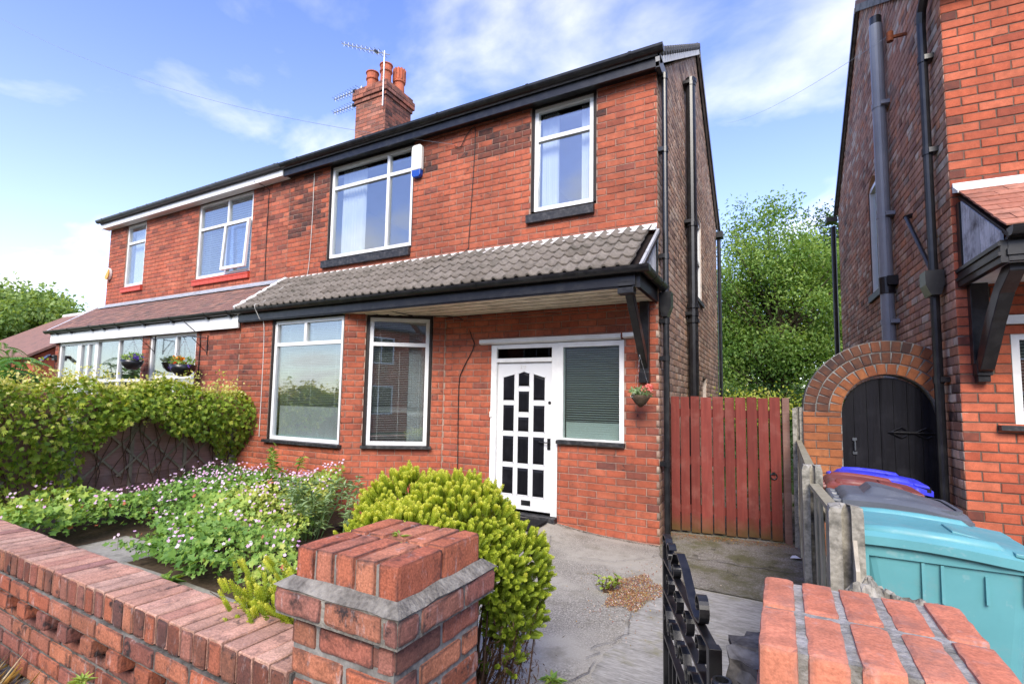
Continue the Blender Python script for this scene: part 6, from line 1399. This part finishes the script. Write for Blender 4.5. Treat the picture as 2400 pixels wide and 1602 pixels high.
def rosette(x,y,z,n,L,label,mat='leaf_geranium',t=(.3,.8)):
    P=np.repeat(V(x,y,z)[None],n,0)+rg.normal(size=(n,3))*.006; a_=rg.uniform(0,6.28,n); D=np.stack([np.cos(a_),np.sin(a_),rg.uniform(.25,.9,n)],1); v,f=leaf_arrays(P,D,np.tile(V(0,0,1),(n,1)),rg.uniform(.6,1,n)*L,rg.uniform(.18,.26,n)*L,.2,.3); tag(npmesh('weed',v,f,mat,None,np.repeat(rg.uniform(*t,n),4)),label,'weed')
rosette(6.80,-3.30,gz(6.8,-3.3)+.01,22,.11,'green weed rosette on the drive near the bottom edge')
rosette(6.83,-4.83,.952,9,.045,'tiny seedling on top of the left pillar',t=(.5,.8))
rosette(5.40,-5.17,.2,26,.07,'small yellow-green weed growing from the front of the garden wall',t=(.6,.95))
rosette(3.25,-3.62,gz(3.2,-3.62)+.03,24,.16,'green weed on the path behind the garden wall')
rosette(4.55,-3.72,gz(4.4,-3.7)+.03,20,.22,'broad-leaved weed beside the path near the small tuft',t=(.5,.8))
# dry straw grass at bottom left on the pavement side of the wall
P=[];D=[]
n=1500; bx=V(4.35,-5.33,-.28); P=bx+rg.normal(size=(n,3))*np.array([.16,.06,.01]); D=unit(rg.normal(size=(n,3))*np.array([.5,.5,.25])+V(.05,0,.9)); L_=rg.uniform(.1,.4,n); v,f=leaf_arrays(P,D,rdir(n),L_,np.full(n,.0025),.1,.35); tag(npmesh('dry_grass',v,f,'straw',None,np.repeat(rg.random(n),4)),'tuft of dry straw-coloured grass at the foot of the garden wall','grass',kind='stuff')
# moss / debris along wall edges
n=900; x=rg.uniform(5.5,6.8,n); y=-.03-abs(rg.normal(size=n))*.03; z=np.array([gz(a_,b_) for a_,b_ in zip(x,y)])+.004; v,f=leaf_arrays(np.stack([x,y,z],1),rdir(n)*V(1,1,.3),np.tile(V(0,0,1),(n,1)),rg.uniform(.004,.014,n),rg.uniform(.004,.01,n)); tag(npmesh('debris',v,f,'soil'),'line of grit and soil along the foot of the front wall','debris',kind='stuff')
n=1600; x=rg.uniform(6.8,8.15,n); y=.55-abs(rg.normal(size=n))*.12+(x-6.8)*.14; z=np.array([gz(a_,min(b_,.3)) for a_,b_ in zip(x,y)])+.045; v,f=leaf_arrays(np.stack([x,y,z],1),rdir(n)*V(1,1,.3),np.tile(V(0,0,1),(n,1)),rg.uniform(.006,.02,n),rg.uniform(.005,.012,n)); tag(npmesh('moss',v,f,'sedum',None,np.repeat(rg.uniform(.2,.7,n),4)),'moss and leaf litter along the bottom of the red gate','moss',kind='stuff')
# ============================================================ TREES
def tree(name,base,h,crown,nclump,nleaf,L,W,mat,label,spread=1.,seed=1,cr=.55,trunk=.2,trange=(0,1),droop=.3,flat=.8):
    r=np.random.default_rng(seed); b=np.array(base,float); T=thing(name,base,label,'tree'); mb=MB()
    top=b+V(0,0,h*.8); tp=[b,b+V(r.normal()*.1,r.normal()*.1,h*.3),b+V(r.normal()*.2,r.normal()*.2,h*.55),top]
    mb.tube(tp,[trunk,trunk*.75,trunk*.45,trunk*.12],9)
    cc=b+V(0,0,crown[3]); R=np.array(crown[:3]); cl=[]
    while len(cl)<nclump:
        d=r.normal(size=3); d/=np.linalg.norm(d); rad=r.uniform(.25,1)**.6; p=cc+d*R*rad*(1+.14*math.sin(d[0]*5+seed)+.1*math.sin(d[2]*7)); cl.append((p,rad))
        t=np.clip((p[2]-b[2])/h*.75,.15,.8); s=np.array([np.interp(t*.9,[0,.3,.55,.8],[q_[i]-0 for q_ in tp]) for i in range(3)]); s=b+V(0,0,h*t*.85)
        if len(cl)%2==0: mb.tube([s,(s+p)/2+V(0,0,.1),p],[trunk*.22,trunk*.12,.012],5)
    mb.build('trunk','bark',T)
    P=[];tn=[]
    for p,rad in cl:
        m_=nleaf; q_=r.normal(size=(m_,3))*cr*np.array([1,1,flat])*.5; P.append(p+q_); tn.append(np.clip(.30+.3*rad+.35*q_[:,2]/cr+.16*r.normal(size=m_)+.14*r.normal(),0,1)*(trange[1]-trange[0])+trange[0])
    P=np.vstack(P); tn=np.concatenate(tn); n=len(P); D=unit(r.normal(size=(n,3))+V(0,0,-droop)); v,f=leaf_arrays(P,D,unit(r.normal(size=(n,3))*.7+V(0,0,1)),r.uniform(.7,1.2,n)*L,r.uniform(.8,1.2,n)*W,.2,.2)
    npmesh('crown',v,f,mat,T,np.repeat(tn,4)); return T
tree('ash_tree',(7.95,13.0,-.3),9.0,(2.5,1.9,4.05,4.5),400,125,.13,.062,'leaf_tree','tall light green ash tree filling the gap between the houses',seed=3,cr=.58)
tree('oak_tree',(10.6,23.5,-.3),12.5,(2.2,2.0,3.4,8.4),150,90,.17,.10,'leaf_oak','darker tree showing at the right behind the ash crown',seed=5,cr=.7)
tree('back_tree',(6.2,19,-.3),8.0,(2.2,2.0,2.9,4.0),150,90,.16,.09,'leaf_oak','dark tree low behind the ash tree trunk',seed=6,cr=.7)
tree('plane_tree',(-33.2,6.8,-.3),9.4,(3.9,3.6,2.9,5.4),240,110,.3,.2,'leaf_tree_pale','rounded pale green tree on the skyline at the far left',seed=9,cr=.95)
tree('maple_tree',(-31.0,12.5,-.3),7.6,(2.8,2.6,2.4,4.4),120,100,.3,.2,'leaf_tree_pale','smaller green tree right of the rounded one on the left skyline',seed=10,cr=.85)
# sumac-like shrub left, behind the hedge
SM=thing('sumac_shrub',(-6.1,-1.95,-.2),'feathery bright green shrub behind the hedge at the left edge','shrub'); parts=[]; st=MB()
for i in range(190):
    c=V(-6.15,-1.95,1.55)+rdir(1)[0]*np.array([.85,.55,.95])*rg.uniform(.45,1); d=unit(V(rg.normal(),rg.normal(),-.1)+V(.2,-.2,.1)); L_=rg.uniform(.35,.55); m_=12; tt=np.linspace(.1,1,m_); ax=c+np.outer(tt*L_,d)-np.outer(tt**2*L_*.35,V(0,0,1)); sd2=unit(np.cross(d,V(0,0,1)))
    for sg in(-1,1):
        v,f=leaf_arrays(ax,np.tile(unit(d*.35+sd2*sg+V(0,0,-.25)),(m_,1)),np.tile(V(0,0,1),(m_,1)),np.full(m_,.12)*(1.1-.5*tt),np.full(m_,.035),.1,.2); parts.append((v,f,np.repeat(np.clip(rg.normal(.5,.22)+rg.normal(size=m_)*.08,0,1),4)))
    if i%4==0: st.tube([V(-6.1,-1.95,-.2),(V(-6.1,-1.95,.3)+c)/2,c],[.03,.02,.008],5)
v,f,t=cat(parts); npmesh('fronds',v,f,'leaf_sumac',SM,t); st.build('stems','bark',SM)
# privet seen over the gate
n=1600; P=V(7.75,2.6,1.45)+rg.normal(size=(n,3))*np.array([.32,.3,.12]); v,f=leaf_arrays(P,rdir(n)+V(0,0,.4),rdir(n),rg.uniform(.03,.06,n),rg.uniform(.02,.035,n)); PV=thing('privet_bush',(7.75,2.6,-.2),'yellow-green bush top peeping over the red gate','bush'); npmesh('leaves',v,f,'leaf_creeper',PV,np.repeat(rg.uniform(.4,.95,n),4))
n=2500; P=V(7.75,2.6,.6)+rg.normal(size=(n,3))*np.array([.32,.3,.4]); P=P[P[:,2]<1.5]; n=len(P); v,f=leaf_arrays(P,rdir(n),rdir(n),rg.uniform(.04,.07,n),rg.uniform(.02,.04,n)); npmesh('lower_leaves',v,f,'leaf_oak',PV,np.repeat(rg.random(n),4))
# rear hedge closing the gap
n=9000; P=np.stack([rg.uniform(4.5,11.5,n),9.5+rg.normal(size=n)*.35,rg.uniform(-.3,1.9,n)+.2*rg.random(n)],1); v,f=leaf_arrays(P,rdir(n),rdir(n),rg.uniform(.06,.1,n),rg.uniform(.04,.06,n)); RH=npmesh('garden_hedge',v,f,'leaf_oak',None,np.repeat(rg.random(n),4)); tag(RH,'dark green garden hedge far behind the passage','hedge',kind='stuff')
# ============================================================ FAR AND OPPOSITE HOUSES
def far_house(x0,x1,y0,y1,ze,zr,label,mat_roof='tile_clay',wins=(),axis='x',face=-1,wallmat='brick_left',name='distant_house',group=None):
    T=thing(name,((x0+x1)/2,(y0+y1)/2,-.4),label,'house',group); a=MB(); a.box((x0,y0,-.4),(x1,y1,ze)); ym=(y0+y1)/2
    for x in(x0,x1-.2): a.prism([V(x,y0,ze+.001),V(x,y1,ze+.001),V(x,ym,zr)],V(.2,0,0))
    a.build('wall',wallmat,T)
    a=MB()
    for (ya,yb) in((y0-.3,ym),(y1+.3,ym)): a.prism([V(x0-.2,ya,ze-.1),V(x1+.2,ya,ze-.1),V(x1+.2,yb,zr+.1),V(x0-.2,yb,zr+.1)],V(0,0,.12))
    ro_=a.build('roof',mat_roof,T); a=MB(); a.tube([V(x0-.2,ym,zr+.22),V(x1+.2,ym,zr+.22)],.12,8); a.build('ridge','white_mortar',ro_)
    yf=y0 if face<0 else y1; sg=-1 if face<0 else 1
    for (a0,a1,c0,c1) in wins:
        f_=MB(); 
        for q_ in((a0,a0+.07,c0,c1),(a1-.07,a1,c0,c1),(a0+.07,a1-.07,c0,c0+.07),(a0+.07,a1-.07,c1-.07,c1),((a0+a1)/2-.03,(a0+a1)/2+.03,c0+.07,c1-.07)): f_.box((q_[0],yf+sg*.0,q_[2]),(q_[1],yf+sg*.06,q_[3]))
        w_=f_.build('window','white_paint',T); g_=MB(); g_.box((a0+.06,yf+sg*.005,c0+.06),(a1-.06,yf+sg*.02,c1-.06)); g_.build('pane','glass_dark',w_)
    return T
far_house(-27,-18.3,2.6,11,2.9,5.5,'bungalow with brown tiled roof glimpsed left of the pair beyond the shrub')
far_house(-15.5,-8.9,3.2,10.5,4.2,6.6,'brick house with dark eaves just behind the left end of the pair',mat_roof='slate')
for i in range(4):
    xo=-16+i*10.5; far_house(xo,xo+9.6,-27,-19.5,5.4,8.2,['first','second','third','last'][i]+' red brick house from the left across the street, seen in window reflections','slate',[(xo+1,xo+2.6,3.4,4.9),(xo+3.6,xo+4.5,3.4,4.9),(xo+5.2,xo+6.1,3.4,4.9),(xo+7,xo+8.6,3.4,4.9),(xo+1,xo+2.8,.6,2.2),(xo+6.8,xo+8.6,.6,2.2)],face=1,wallmat='brick_left',name='opposite_house',group='houses across the street')
